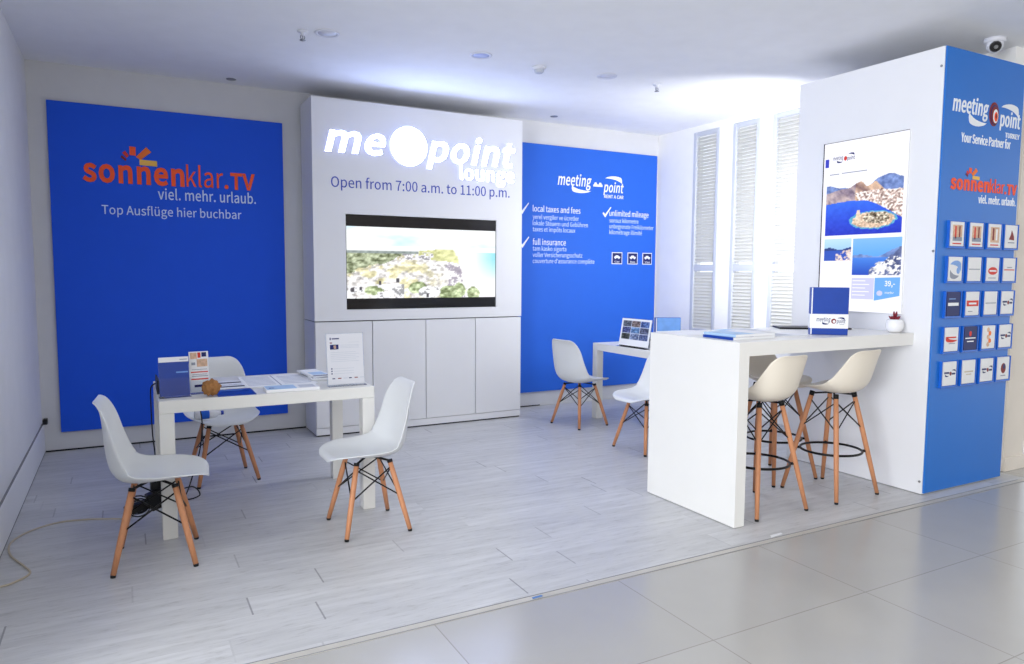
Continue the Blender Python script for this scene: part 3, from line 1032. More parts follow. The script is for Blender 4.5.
prism(b, rect(yy(3.48), 2.159, yy(3.28), 2.165), OS, US, VS, NS, 0.0004, 2, 0.0006)
obj('heading_print', b, [M['navy'], M['red'], M['text_grey']], scro, True)

# brochure pockets (fixed to the tower) and the brochures standing in them
pcx = [4.752, 4.968, 5.182, 5.384]
pcz = [1.703, 1.477, 1.250, 1.018, 0.792]
PW, PH = 0.178, 0.176
for r in range(5):
    for c in range(4):
        x, z = pcx[c], pcz[r]
        b = BM()
        y1 = TY - 0.0005
        y0 = TY - 0.019
        box(b, (x - PW / 2, y1 - 0.003, z - PH / 2), (x + PW / 2, y1, z + PH / 2))
        box(b, (x - PW / 2, y0, z - PH / 2), (x - PW / 2 + 0.006, y1 - 0.003, z + PH / 2))
        box(b, (x + PW / 2 - 0.006, y0, z - PH / 2), (x + PW / 2, y1 - 0.003, z + PH / 2))
        box(b, (x - PW / 2 + 0.006, y0, z - PH / 2), (x + PW / 2 - 0.006, y1 - 0.003, z - PH / 2 + 0.008))
        box(b, (x - PW / 2 + 0.006, y0, z - PH / 2 + 0.008), (x + PW / 2 - 0.006, y0 + 0.0015, z - PH / 2 + 0.013))
        obj('brochure_pocket', b, M['blue_pocket'], fpo, True)
CARD = [
    [('white with a brown picture', 'pic'), ('white with an orange-brown picture', 'pic2'), ('white with a brown tower picture', 'pic3'), ('white with a dark red figure', 'fig')],
    [('white with a curling blue picture', 'blue'), ('white with a faint line', 'line'), ('white with a red oval badge', 'oval'), ('white with one thin red line', 'rline')],
    [('navy with white lettering', 'navy'), ('white with a broad red band', 'band'), ('white with a thin grey line', 'line'), ('white with a dark logo', 'logo')],
    [('white with red script across', 'script'), ('navy with a red mark', 'navy2'), ('white with orange circles', 'circ'), ('white with a dark logo', 'logo')],
    [('white with a dark logo', 'logo'), ('white with faint beige print', 'faint'), ('white with a dark logo', 'logo'), ('white with a dark round emblem', 'round')]]
ROWN = ['top', 'second', 'third', 'fourth', 'bottom']
COLN = ['leftmost', 'second from left', 'third from left', 'rightmost']
for r in range(5):
    for c in range(4):
        x, z = pcx[c] + 0.004, pcz[r] + 0.004
        desc, k = CARD[r][c]
        cw, chh = 0.146, 0.156
        yb = TY - 0.010
        t = thing('brochure', 'brochure %s, %s in the %s row' % (desc, COLN[c], ROWN[r]), 'brochure', (x, yb, z - chh / 2), group='brochures in the blue tower pockets')
        b = BM(); box(b, (x - cw / 2, yb - 0.006, z - chh / 2), (x + cw / 2, yb + 0.006, z + chh / 2), 0.001)
        obj('cover', b, M['navy'] if k.startswith('navy') else M['paper'], t, True)
        OO = (x, yb - 0.006, z)
        b = BM()
        ms = [M['brown_pic'], M['red'], M['text_grey'], M['navy'], M['lightblue_print_sheen'], M['orange2'], M['white_print'], M['darkred'], M['cord']]

        def P(poly, mi, off=0.0):
            prism(b, poly, OO, U, V, N, 0.0008, mi, off)
        if k in ('pic', 'pic2', 'pic3'):
            P(rect(-0.052, -0.045, 0.05, 0.058), 0)
            if k != 'pic3':
                P(rect(-0.03, -0.03, -0.014, 0.05), 1, 0.0008); P(rect(0.015, -0.02, 0.028, 0.05), 7, 0.0008); P(rect(-0.052, -0.045, 0.05, -0.02), 2, 0.0008)
            else:
                P(rect(-0.03, -0.03, -0.012, 0.05), 7, 0.0008); P(rect(0.01, -0.03, 0.028, 0.045), 6, 0.0008)
            P(rect(-0.05, -0.066, 0.045, -0.058), 1)
        elif k == 'fig':
            P([(-0.03, -0.02), (0.035, -0.025), (0.03, 0.0), (0.012, 0.03), (0.0, 0.045), (-0.01, 0.01)], 7); P(rect(-0.04, -0.045, 0.04, -0.038), 2)
        elif k == 'blue':
            P(swish(0.0, 0.02, 0.12, 0.07, True), 4); P(swish(-0.01, -0.035, 0.10, 0.06, False), 2); P(disc(0.03, -0.01, 0.018, 0.022, 14), 4)
        elif k == 'line':
            P(rect(-0.065, -0.003, 0.06, 0.003), 2)
        elif k == 'oval':
            P(disc(0.0, -0.01, 0.055, 0.026, 20), 1); P(rect(-0.04, -0.015, 0.04, -0.005), 6, 0.0008); P(rect(-0.05, -0.06, 0.04, -0.055), 2)
        elif k == 'rline':
            P(rect(-0.065, -0.005, 0.06, 0.002), 1); P(rect(-0.03, 0.012, 0.03, 0.018), 2)
        elif k == 'navy':
            P(rect(-0.06, -0.012, 0.055, 0.008), 6); P(rect(-0.05, 0.03, 0.02, 0.036), 4)
        elif k == 'band':
            P(rect(-0.068, -0.018, 0.066, 0.02), 1); P(rect(-0.045, -0.006, 0.04, 0.006), 6, 0.0008); P(rect(-0.05, -0.055, 0.0, -0.05), 2)
        elif k == 'logo':
            P(rect(-0.06, 0.0, -0.005, 0.012), 3); P(disc(0.01, 0.0, 0.011, 0.014, 14), 7); P(rect(0.025, -0.008, 0.062, 0.004), 3); P(swish(-0.03, -0.012, 0.04, 0.018, False), 3); P(swish(0.045, 0.018, 0.04, 0.018, True), 3)
        elif k == 'script':
            P(swish(0.0, 0.0, 0.13, 0.04, False), 1); P(rect(-0.055, 0.008, 0.05, 0.018), 1); P(rect(-0.03, -0.03, 0.04, -0.024), 2)
        elif k == 'navy2':
            P(rect(-0.06, -0.003, 0.055, 0.004), 6); P(disc(-0.005, 0.03, 0.014, 0.018, 14), 1); P(rect(-0.04, -0.025, 0.035, -0.018), 6)
        elif k == 'circ':
            for q in range(5):
                P(disc(0.02 * (q % 2) - 0.01, 0.05 - 0.025 * q, 0.016, 0.016, 14), 5 if q % 2 else 0, 0.0004 * q)
        elif k == 'faint':
            P(rect(-0.05, -0.003, 0.05, 0.006), 8); P(rect(-0.03, -0.02, 0.03, -0.014), 8)
        elif k == 'round':
            P(disc(0.0, 0.0, 0.03, 0.036, 18), 7); P(disc(0.006, 0.012, 0.014, 0.018, 14), 3, 0.0008); P(rect(-0.03, -0.055, 0.03, -0.048), 2)
        obj('cover_print', b, ms, t, True)

# ------------------------------------------------------------------ tables
bar = thing('bar_table', 'high white bar table with one solid end, joined to the display tower', 'table', (3.8, 3.3, 0))
b = BM(); box(b, (2.999, 2.895, 0.981), (4.563, 3.665, 1.06)); obj('top', b, M['bar_white'], bar, True)
b = BM(); box(b, (2.999, 2.895, 0.004), (3.075, 3.665, 0.981)); obj('end_panel', b, M['bar_white'], bar, True)


def parsons(name, label, x0, x1, y0, y1, h, th, leg, m):
    t = thing(name, label, 'table', ((x0 + x1) / 2, (y0 + y1) / 2, 0))
    b = BM(); box(b, (x0, y0, h - th), (x1, y1, h), 0.003); obj('tabletop', b, m, t, True)
    for lx in (x0, x1 - leg):
        for ly in (y0, y1 - leg):
            b = BM(); box(b, (lx, ly, 0.0), (lx + leg, ly + leg, h - th - 0.0005), 0.003); obj('leg', b, m, t, True)
    return t


parsons('low_table', 'white square-legged table at left holding leaflets and printed stands', 0.14, 1.312, 4.18, 4.98, 0.752, 0.068, 0.074, M['white'])
parsons('low_table', 'white square-legged table beside the right blue panel, behind the bar', 4.085, 4.885, 4.78, 5.88, 0.752, 0.068, 0.075, M['white'])

# ------------------------------------------------------------------ shell chairs and stools
def shell_bm(prof, W, lift_fwd, d_front, d_back, nu=14, nt=34):
    """moulded seat-and-back shell. prof: (y,z) from the front lip to the top of the back;
    W: half widths, lift: how far the side edges curl up/forward, per profile point"""
    prof = [Vector((0, p[0], p[1])) for p in prof]
    cum = [0]
    for i in range(1, len(prof)):
        cum.append(cum[-1] + (prof[i] - prof[i - 1]).length)
    Lt = cum[-1]

    def at(vals, s):
        for i in range(1, len(cum)):
            if s <= cum[i] + 1e-9:
                t = (s - cum[i - 1]) / (cum[i] - cum[i - 1])
                n = len(vals)
                p0, p1, p2, p3 = vals[max(i - 2, 0)], vals[i - 1], vals[i], vals[min(i + 1, n - 1)]
                return 0.5 * ((2 * p1) + (p2 - p0) * t + (2 * p0 - 5 * p1 + 4 * p2 - p3) * t * t + (3 * p1 - p0 - 3 * p2 + p3) * t ** 3)
        return vals[-1]
    bm = BM()
    grid = []
    for j in range(nt + 1):
        q = j / nt
        q = 0.5 - 0.5 * math.cos(PI * q) if True else q
        s = q * Lt
        p = at(prof, s)
        e = 0.004
        tg = (at(prof, min(s + e, Lt)) - at(prof, max(s - e, 0))).normalized()
        nrm = Vector((0, tg.z, -tg.y))          # towards the sitter (up / forward)
        if nrm.z < -0.2:
            nrm = -nrm
        w = at(W, s)
        lf = at(lift_fwd, s)
        k = 1.0
        if s < d_front:
            a = 1 - s / d_front
            k = 0.34 + 0.66 * math.sqrt(max(0, 1 - a ** 2.2))
        if Lt - s < d_back:
            a = 1 - (Lt - s) / d_back
            k = min(k, 0.50 + 0.50 * math.sqrt(max(0, 1 - a ** 2.2)))
        row = []
        for i in range(nu + 1):
            u = -1 + 2 * i / nu
            c = abs(u * k) ** 2.6 * lf
            row.append(bm.verts.new(p + Vector((u * w * k, 0, 0)) + nrm * c))
        grid.append(row)
    for j in range(nt):
        for i in range(nu):
            f = bm.faces.new((grid[j][i], grid[j][i + 1], grid[j + 1][i + 1], grid[j + 1][i]))
            f.smooth = True
    bmesh.ops.recalc_face_normals(bm, faces=bm.faces)
    return bm


def finish_shell(o):
    s = o.modifiers.new('thickness', 'SOLIDIFY')
    s.thickness = 0.009
    s.offset = 0.0
    d = o.modifiers.new('smooth', 'SUBSURF')
    d.levels = 1
    d.render_levels = 1


def leg_set(root, tops, bots, zt, r0, r1, strut_hi, strut_lo, wire, plate):
    """four turned legs, crossed wire struts, seat mount"""
    for (tx, ty), (bx, by) in zip(tops, bots):
        A, Bv = Vector((bx, by, 0.012)), Vector((tx, ty, zt))
        b = BM()
        tube(b, [A, A.lerp(Bv, 0.35), A.lerp(Bv, 0.75), Bv], [r1, (r0 + r1) / 2 + 0.001, r0, r0 * 0.9], 12)
        l = obj('leg', b, M['wood'], root)
        b = BM()
        d = (Bv - A).normalized()
        tube(b, [Vector((bx, by, 0.0)) - Vector((d.x, d.y, 0)) * 0.004, A], [r1 * 0.95, r1 * 1.02], 12)
        obj('foot_cap', b, M['black'], l)
    b = BM()
    n = 4
    pt = lambda i, f: Vector((bots[i][0], bots[i][1], 0.012)).lerp(Vector((tops[i][0], tops[i][1], zt)), f)
    for i in range(n):
        j = (i + 1) % n
        tube(b, [pt(i, strut_hi), pt(j, strut_lo)], wire, 6)
        tube(b, [pt(j, strut_hi), pt(i, strut_lo)], wire, 6)
    obj('wire_strut', b, M['metal_black'], root)
    b = BM()
    for i in range(n):
        j = (i + 2) % n
        if i < 2:
            tube(b, [Vector((tops[i][0], tops[i][1], zt + 0.004)), Vector((0, 0, plate)), Vector((tops[j][0], tops[j][1], zt + 0.004))], 0.0065, 6)
        tube(b, [pt(i, 0.985), pt(i, 1.03)], r0 * 1.02, 10)
    obj('seat_mount', b, M['metal_black'], root)


def make_chair():
    root = thing('shell_chair', None, 'chair')
    prof = [(0.246, 0.414), (0.240, 0.428), (0.208, 0.437), (0.12, 0.430), (0.02, 0.418), (-0.075, 0.412), (-0.145, 0.428), (-0.186, 0.478), (-0.202, 0.55), (-0.209, 0.625), (-0.213, 0.70), (-0.220, 0.775), (-0.233, 0.812), (-0.246, 0.822)]
    W = [0.205, 0.208, 0.218, 0.230, 0.236, 0.238, 0.238, 0.234, 0.226, 0.215, 0.203, 0.193, 0.188, 0.186]
    lf = [0.004, 0.012, 0.022, 0.036, 0.050, 0.068, 0.088, 0.092, 0.078, 0.060, 0.044, 0.026, 0.014, 0.006]
    o = obj('seat_shell', shell_bm(prof, W, lf, 0.17, 0.14), M['shell'], root)
    finish_shell(o)
    tops = [(0.105, 0.095), (-0.105, 0.095), (-0.105, -0.095), (0.105, -0.095)]
    bots = [(0.194, 0.178), (-0.194, 0.178), (-0.194, -0.178), (0.194, -0.178)]
    leg_set(root, tops, bots, 0.385, 0.0155, 0.0125, 0.93, 0.50, 0.0042, 0.408)
    return root


def make_stool():
    root = thing('bar_stool', None, 'bar stool')
    prof = [(0.205, 0.672), (0.198, 0.690), (0.165, 0.697), (0.08, 0.690), (0.0, 0.680), (-0.08, 0.677), (-0.145, 0.692), (-0.190, 0.735), (-0.215, 0.80), (-0.235, 0.87), (-0.252, 0.940), (-0.262, 0.968)]
    W = [0.175, 0.180, 0.195, 0.205, 0.210, 0.212, 0.210, 0.200, 0.185, 0.165, 0.146, 0.138]
    lf = [0.004, 0.012, 0.022, 0.036, 0.052, 0.072, 0.088, 0.088, 0.072, 0.052, 0.030, 0.014]
    o = obj('seat_shell', shell_bm(prof, W, lf, 0.11, 0.06), M['stool_shell'], root)
    finish_shell(o)
    tops = [(0.095, 0.090), (-0.095, 0.090), (-0.095, -0.090), (0.095, -0.090)]
    bots = [(0.210, 0.205), (-0.210, 0.205), (-0.210, -0.205), (0.210, -0.205)]
    leg_set(root, tops, bots, 0.652, 0.0165, 0.0125, 0.95, 0.66, 0.0042, 0.668)
    b = BM()
    R, z = 0.19, 0.285
    tube(b, [(R * math.cos(2 * PI * k / 40), R * math.sin(2 * PI * k / 40), z) for k in range(41)], 0.008, 8)
    for sx in (-1, 1):
        for sy in (-1, 1):
            a = math.sqrt(0.5)
            tube(b, [(sx * R * a, sy * R * a, z), (sx * 0.163, sy * 0.160, z + 0.004)], 0.009, 8)
    obj('foot_ring', b, M['metal_black'], root)
    return root


GC = 'white shell chairs with wooden legs'
CH = [((0.104, 3.945), math.radians(-90 - 5), 'white shell chair seen side-on, at the left end of the left table'),
      ((0.568, 5.285), math.radians(180 + 6), 'white shell chair on the far side of the left table, facing out'),
      ((1.183, 3.906), math.radians(90 + 0), 'white shell chair in front of the right end of the left table'),
      ((3.79, 5.663), math.radians(-90 + 9), 'white shell chair standing free in front of the right blue panel'),
      ((3.745, 4.61), math.radians(90 + 3), 'white shell chair half hidden behind the end panel of the bar')]
proto = make_chair()
for i, ((x, y), a, lab) in enumerate(CH):
    o = proto if i == 0 else copy_tree(proto)
    o.location = (x, y, 0)
    o.rotation_euler = (0, 0, a)
    tag(o, lab, 'chair', GC)
GS = 'cream shell bar stools at the bar table'  # the cream tone is warm light put into the colour
ST = [((3.42, 3.13), 0.0, 'bar stool next to the bar end panel, back to the viewer'),
      ((4.10, 3.13), math.radians(2), 'bar stool nearest the display tower, back to the viewer'),
      ((4.045, 3.565), math.radians(180), 'bar stool tucked in from the far side of the bar')]
proto = make_stool()
for i, ((x, y), a, lab) in enumerate(ST):
    o = proto if i == 0 else copy_tree(proto)
    o.location = (x, y, 0)
    o.rotation_euler = (0, 0, a)
    tag(o, lab, 'bar stool', GS)

# ------------------------------------------------------------------ things on the left table
TZL = 0.752


def yawv(a):
    return Vector((math.cos(a), math.sin(a), 0)), Vector((-math.sin(a), math.cos(a), 0))


# blue brochure in an acrylic stand
ZV = Vector((0, 0, 1))


def stand(label, loc, rz, w, h, tilt, name='leaflet_stand', pocket=True, lip=0.5):
    """acrylic easel; local x = width, front = -y. returns root and sheet-plane axes"""
    root = thing(name, label, 'leaflet stand', loc, rz)
    t = math.radians(tilt)
    up = Vector((0, math.sin(t), math.cos(t)))
    nr = Vector((0, -math.cos(t), math.sin(t)))
    b = BM()
    obox(b, Vector((0, 0.006, 0.004)) + up * h / 2, (1, 0, 0), up, nr, w, h, 0.003)
    obox(b, Vector((0, -0.012, 0.0025)), (1, 0, 0), (0, 1, 0), (0, 0, 1), w, 0.05, 0.003)
    if pocket:
        obox(b, Vector((0, -0.030, 0.004)) + up * h * lip / 2, (1, 0, 0), up, nr, w, h * lip, 0.002)
    # back leg
    a = Vector((0, 0.006, 0.004)) + up * h * 0.62
    c = Vector((0, 0.10, 0.003))
    d = (a - c)
    obox(b, (a + c) / 2, (1, 0, 0), d.normalized(), d.normalized().cross(Vector((1, 0, 0))), w * 0.8, d.length, 0.003)
    obj('acrylic_holder', b, M['acrylic'], root)
    return root, up, nr


A = math.radians(4)
r, up, nr = stand('acrylic stand at the left end of the left table holding a blue brochure', (0.226, 4.30, TZL), A, 0.156, 0.205, 8)
mtx = chain(r)
bl = thing('brochure', 'blue brochure with a white top strip in the leftmost acrylic stand', 'brochure', (0.226, 4.30, TZL + 0.005), A)
b = BM(); obox(b, Vector((0, -0.006, 0.001)) + up * 0.107, (1, 0, 0), up, nr, 0.150, 0.212, 0.012); obj('cover', b, M['cover_blue'], bl)
b = BM()
OO = Vector((0, -0.006, 0.001)) + nr * 0.006
prism(b, rect(-0.075, 0.186, 0.075, 0.213), OO, Vector((1, 0, 0)), up, nr, 0.001, 0)
prism(b, rect(0.03, 0.196, 0.068, 0.201), OO, Vector((1, 0, 0)), up, nr, 0.001, 1, 0.001)
prism(b, rect(0.01, 0.125, 0.07, 0.133), OO, Vector((1, 0, 0)), up, nr, 0.001, 2)
obj('cover_print', b, [M['paper'], M['text_grey'], M['lightblue_print_sheen']], bl)

r, up, nr = stand('narrow acrylic stand between the blue brochure and the brown ball', (0.360, 4.37, TZL), math.radians(6), 0.108, 0.205, 8, lip=0.35)
lf = thing('leaflet', 'narrow white leaflet with red lines and small pictures in the slim stand', 'leaflet', (0.360, 4.37, TZL + 0.005), math.radians(6))
b = BM(); obox(b, Vector((0, -0.006, 0.001)) + up * 0.116, (1, 0, 0), up, nr, 0.102, 0.230, 0.006); obj('sheet', b, M['paper'], lf)
OO = Vector((0, -0.006, 0.001)) + nr * 0.003
b = BM()
X = Vector((1, 0, 0))
for q, mi in ((rect(-0.045, 0.19, -0.01, 0.225), 1), (rect(-0.006, 0.195, 0.01, 0.225), 0), (rect(0.015, 0.2, 0.04, 0.225), 2), (rect(-0.012, 0.145, 0.044, 0.188), 1), (rect(-0.04, 0.155, -0.02, 0.17), 3),
              (rect(-0.045, 0.112, 0.045, 0.118), 0), (rect(-0.04, 0.128, 0.04, 0.131), 3), (rect(-0.045, 0.072, 0.045, 0.079), 0), (rect(-0.04, 0.09, 0.045, 0.094), 3), (rect(-0.038, 0.1, 0.04, 0.103), 3), (rect(-0.03, 0.03, 0.015, 0.044), 2)):
    prism(b, q, OO, X, up, nr, 0.0008, mi)
obj('leaflet_print', b, [M['red'], M['brown_pic'], M['navy'], M['text_grey']], lf)

# brown knobbly ball
ball = BM()
r0 = bmesh.ops.create_icosphere(ball, subdivisions=4, radius=0.047)
for v in r0['verts']:
    d = v.co.normalized()
    lob = math.sin(d.x * 7.1 + 1.0) * math.sin(d.y * 6.3 + 2.0) * math.sin(d.z * 6.7 + 0.6)
    seam = math.exp(-((d.x * 0.8 + d.y * 0.2 + 0.12) / 0.12) ** 2)
    v.co = d * 0.047 * (1 + 0.20 * lob - 0.16 * seam + 0.05 * math.sin(d.x * 21) * math.sin(d.y * 19) * math.sin(d.z * 23))
    v.co.z *= 1.0 if v.co.z > 0 else 0.94
zmin = min(v.co.z for v in ball.verts)
for v in ball.verts:
    v.co.z -= zmin
tag(obj('plush_ball', ball, M['plush'], smooth=True, loc=(0.405, 4.245, TZL)), 'small knobbly brown plush ball on the left table', 'ornament')

# black and white file at the left edge
fl = thing('document_file', 'black document file with white edges leaning at the left table edge', 'file', (0.172, 4.56, TZL), math.radians(0))
b = BM()
prism(b, [(-0.028, 0.001), (0.028, 0.001), (0.022, 0.012), (0.0, 0.03), (-0.018, 0.075), (-0.028, 0.08)], (0, -0.13, 0), (1, 0, 0), ZV, (0, 1, 0), 0.26)
obj('cover', b, M['black'], fl)
b = BM()
obox(b, (0.012, 0, 0.062), Vector((0.35, 0, 0.94)).normalized(), (0, 1, 0), Vector((-0.94, 0, 0.35)), 0.115, 0.24, 0.006)
obox(b, (-0.002, 0, 0.072), Vector((0.25, 0, 0.97)).normalized(), (0, 1, 0), Vector((-0.97, 0, 0.25)), 0.10, 0.22, 0.003)
obj('papers', b, M['paper'], fl)

# flat leaflets
def flat(name, label, cat, c, rz, w, d, h, m, z, group=None, extra=None):
    t = thing(name, label, cat, (c[0], c[1], z), rz, group)
    b = BM(); box(b, (-w / 2, -d / 2, 0.0003), (w / 2, d / 2, h), min(0.001, h / 4)); obj('pages', b, m, t)
    if extra:
        b = BM()
        for q, mi in extra[0]:
            prism(b, q, (0, 0, h), (1, 0, 0), (0, 1, 0), (0, 0, 1), 0.0006, mi)
        obj('cover_print', b, extra[1], t)
    return t


flat('leaflet', 'dark blue leaflet lying flat to the right of the brown ball', 'leaflet', (0.535, 4.305), 0.0, 0.20, 0.23, 0.004, M['cover_blue'], TZL, extra=([(rect(-0.07, 0.06, 0.05, 0.075), 0), (rect(-0.07, 0.02, 0.08, 0.026), 1)], [M['lightblue_print_sheen'], M['navy']]))
flat('leaflet', 'white leaflet with two black bars lying behind the dark blue leaflet', 'leaflet', (0.53, 4.62), 0.02, 0.22, 0.31, 0.004, M['paper'], TZL, extra=([(rect(-0.1, -0.12, 0.1, -0.08), 0), (rect(-0.1, 0.04, 0.09, 0.08), 0), (rect(-0.09, -0.04, 0.08, -0.03), 1)], [M['black'], M['text_grey']]))
flat('open_folder', 'open folder of printed tables lying in the middle of the left table', 'folder', (0.83, 4.66), -0.02, 0.42, 0.46, 0.005, M['paper'], TZL,
     extra=([(rect(-0.19, -0.17 + 0.055 * k, -0.03, -0.145 + 0.055 * k), 0) for k in range(7)] + [(rect(0.02, -0.17 + 0.06 * k, 0.18, -0.14 + 0.06 * k), 0) for k in range(6)] + [(rect(-0.012, -0.22, -0.006, 0.22), 1)], [M['paper_grey'], M['text_grey']]))
flat('brochure', 'pale blue and white brochure at the front edge of the left table', 'brochure', (0.845, 4.285), -0.03, 0.30, 0.15, 0.016, M['paper'], TZL,
     extra=([(rect(-0.145, -0.07, 0.02, 0.07), 0), (rect(-0.13, -0.03, -0.10, 0.0), 1), (rect(0.04, -0.05, 0.13, 0.05), 2)], [M['paper_blue'], M['blue_text'], M['paper_grey']]))
for k, (dx, dy, rz) in enumerate(((0, 0, 0.05), (0.01, -0.01, -0.06), (0.0, 0.012, 0.1))):
    flat('brochure', 'brochure in the small pile left of the printed stand, %s' % ('at the bottom', 'in the middle', 'on top')[k], 'brochure', (1.075 + dx, 4.70 + dy, 0)[:2], rz, 0.125, 0.34, 0.010, M['paper'], TZL + 0.0105 * k, 'pile of brochures beside the printed stand',
         extra=([(rect(-0.055, -0.16, 0.055, -0.13), 0), (rect(-0.04, -0.10, 0.05, 0.02), 1)], [M['navy'], M['paper_blue']]))

r, up, nr = stand('clear acrylic stand at the right end of the left table', (1.172, 4.29, TZL), math.radians(1), 0.232, 0.315, 6, pocket=False)
pg = thing('printed_sheet', 'printed white notice in the stand at the right end of the left table', 'notice', (1.172, 4.29, TZL + 0.004), math.radians(1))
b = BM(); obox(b, Vector((0, -0.001, 0.002)) + up * 0.155, (1, 0, 0), up, nr, 0.222, 0.305, 0.002); obj('sheet', b, M['paper_dim'], pg)
OO = Vector((0, -0.001, 0.002)) + nr * 0.001
b = BM()
PR = [(rect(-0.092, 0.272, -0.085, 0.287), 0), (rect(-0.08, 0.276, -0.035, 0.283), 0), (rect(-0.092, 0.252, -0.078, 0.258), 2), (rect(-0.092, 0.215, -0.04, 0.244), 0), (rect(-0.07, 0.22, -0.055, 0.24), 1), (rect(0.02, 0.255, 0.09, 0.257), 3)]
PR += [(rect(-0.03, 0.222 + 0.008 * k, 0.085, 0.225 + 0.008 * k), 3) for k in range(3)]
PR += [(rect(-0.09, 0.14 + 0.011 * k, 0.085 - 0.02 * (k % 2), 0.143 + 0.011 * k), 3) for k in range(6)]
PR += [(rect(-0.09, 0.065 + 0.015 * k, -0.082, 0.073 + 0.015 * k), 0) for k in range(3)]
PR += [(rect(-0.074, 0.067 + 0.015 * k, 0.05, 0.070 + 0.015 * k), 3) for k in range(3)]
PR += [(rect(-0.085 + 0.034 * k, 0.036, -0.068 + 0.034 * k + 0.004 * (k % 3), 0.042), (0, 2, 3)[k % 3]) for k in range(6)]
for q, mi in PR:
    prism(b, q, OO, X, up, nr, 0.0005, mi)
obj('notice_print', b, [M['navy'], M['brown_pic'], M['darkred'], M['paper_grey']], pg)

# water bottle lying on the far chair's seat
bt = thing('water_bottle', 'small white bottle with a blue label lying on the far chair seat', 'bottle', (0.47, 5.16, 0.452), math.radians(8))
b = BM()
lathe(b, [(0.0, -0.085), (0.028, -0.085), (0.031, -0.078), (0.031, 0.03), (0.026, 0.05), (0.013, 0.066), (0.012, 0.08), (0.0, 0.08)], 20)
b.transform(Matrix.Rotation(PI / 2, 4, 'Y') @ Matrix.Identity(4)); b.transform(Matrix.Translation((0, 0, 0.031)))
obj('body', b, M['ceramic'], bt)
b = BM()
lathe(b, [(0.0315, -0.05), (0.0318, -0.048), (0.0318, 0.0), (0.0315, 0.002)], 20)
b.transform(Matrix.Rotation(PI / 2, 4, 'Y')); b.transform(Matrix.Translation((0, 0, 0.031)))
obj('label_band', b, M['blue_mid'], bt)
b = BM()
lathe(b, [(0.0, 0.098), (0.014, 0.097), (0.0145, 0.08), (0.0, 0.079)], 16)
b.transform(Matrix.Rotation(PI / 2, 4, 'Y')); b.transform(Matrix.Translation((0, 0, 0.031)))
obj('cap', b, M['blue_text'], bt)

# ------------------------------------------------------------------ presentation boxes
def box_file(label, c, rz, z, w=0.225, h=0.30, d=0.055, front=None):
    t = thing('presentation_box', label, 'box', (c[0], c[1], z), rz, 'blue presentation boxes with a white band')
    b = BM(); box(b, (-w / 2, -d / 2, 0.0005), (w / 2, d / 2, h), 0.002); obj('case', b, M['cover_blue'], t)
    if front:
        b = BM(); prism(b, rect(-w / 2 + 0.014, 0.134, w / 2 - 0.002, h - 0.002), (0, -d / 2, 0), X, ZV, (0, -1, 0), 0.0006); obj('cover_print', b, M[front], t)  # reflection on the case front put in as a paler sheet
    b = BM(); box(b, (-w / 2 - 0.0012, -d / 2 - 0.0012, 0.042), (w / 2 + 0.0012, d / 2 + 0.0012, 0.132), 0.001); obj('white_band', b, M['paper'], t)
    b = BM()
    OO = (0, -d / 2 - 0.0012, 0)
    prism(b, rect(-w / 2 + 0.004, 0.133, -w / 2 + 0.011, h - 0.002), (0, -d / 2, 0), X, ZV, (0, -1, 0), 0.0006, 0)
    prism(b, rect(-w / 2 + 0.004, 0.002, -w / 2 + 0.011, 0.041), (0, -d / 2, 0), X, ZV, (0, -1, 0), 0.0006, 0)
    text_bm(b, 'meeting', OO, X, ZV, (0, -1, 0), -0.075, 0.008, 0.086, 0.026, 0.0005, bold=0.012, shear=0.15, mi=1)
    text_bm(b, 'point', OO, X, ZV, (0, -1, 0), 0.045, 0.096, 0.076, 0.024, 0.0005, bold=0.012, shear=0.15, mi=1)
    prism(b, disc(0.027, 0.088, 0.015, 0.016, 20), OO, X, ZV, (0, -1, 0), 0.0005, 2)
    prism(b, disc(0.029, 0.086, 0.008, 0.009, 16), OO, X, ZV, (0, -1, 0), 0.0005, 0, 0.0005)
    prism(b, swish(-0.02, 0.074, 0.042, 0.018, False), OO, X, ZV, (0, -1, 0), 0.0005, 1)
    prism(b, swish(0.07, 0.104, 0.042, 0.018, True), OO, X, ZV, (0, -1, 0), 0.0005, 1)
    prism(b, rect(0.062, 0.066, 0.09, 0.069), OO, X, ZV, (0, -1, 0), 0.0005, 3)
    obj('band_print', b, [M['paper'], M['navy'], M['darkred'], M['text_grey']], t)
    return t


ZB = 1.06
box_file('blue presentation box with a white logo band standing on the bar table', (3.925, 3.055), math.radians(-40), ZB)
box_file('blue presentation box, painted front reflection, on the right low table, half hidden by the bar', (4.25, 4.965), math.radians(-26), TZL, front='lightblue_print_sheen')

# landscape picture stand on the right low table
def collage(s, t):
    n2 = fbm(s * 26 + 5, t * 20 + 3)
    base = np.outer(np.ones_like(s), [70, 78, 96]) + (n2 - 0.5)[:, None] * 260
    cols = [[(60, 70, 62), (120, 140, 190), (90, 110, 170)], [(70, 84, 150), (110, 160, 220), (80, 90, 130)], [(90, 100, 120), (130, 110, 110), (70, 110, 190)]]
    i = np.clip((s * 3).astype(int), 0, 2)
    j = np.clip((t * 3).astype(int), 0, 2)
    C = np.array(cols, float)[j, i]
    c = C * 0.8 + (n2 - 0.5)[:, None] * 230
    g = (abs(s * 3 - np.round(s * 3)) < 0.03) | (abs(t * 3 - np.round(t * 3)) < 0.04)
    c[g] = [216, 222, 236]
    return c


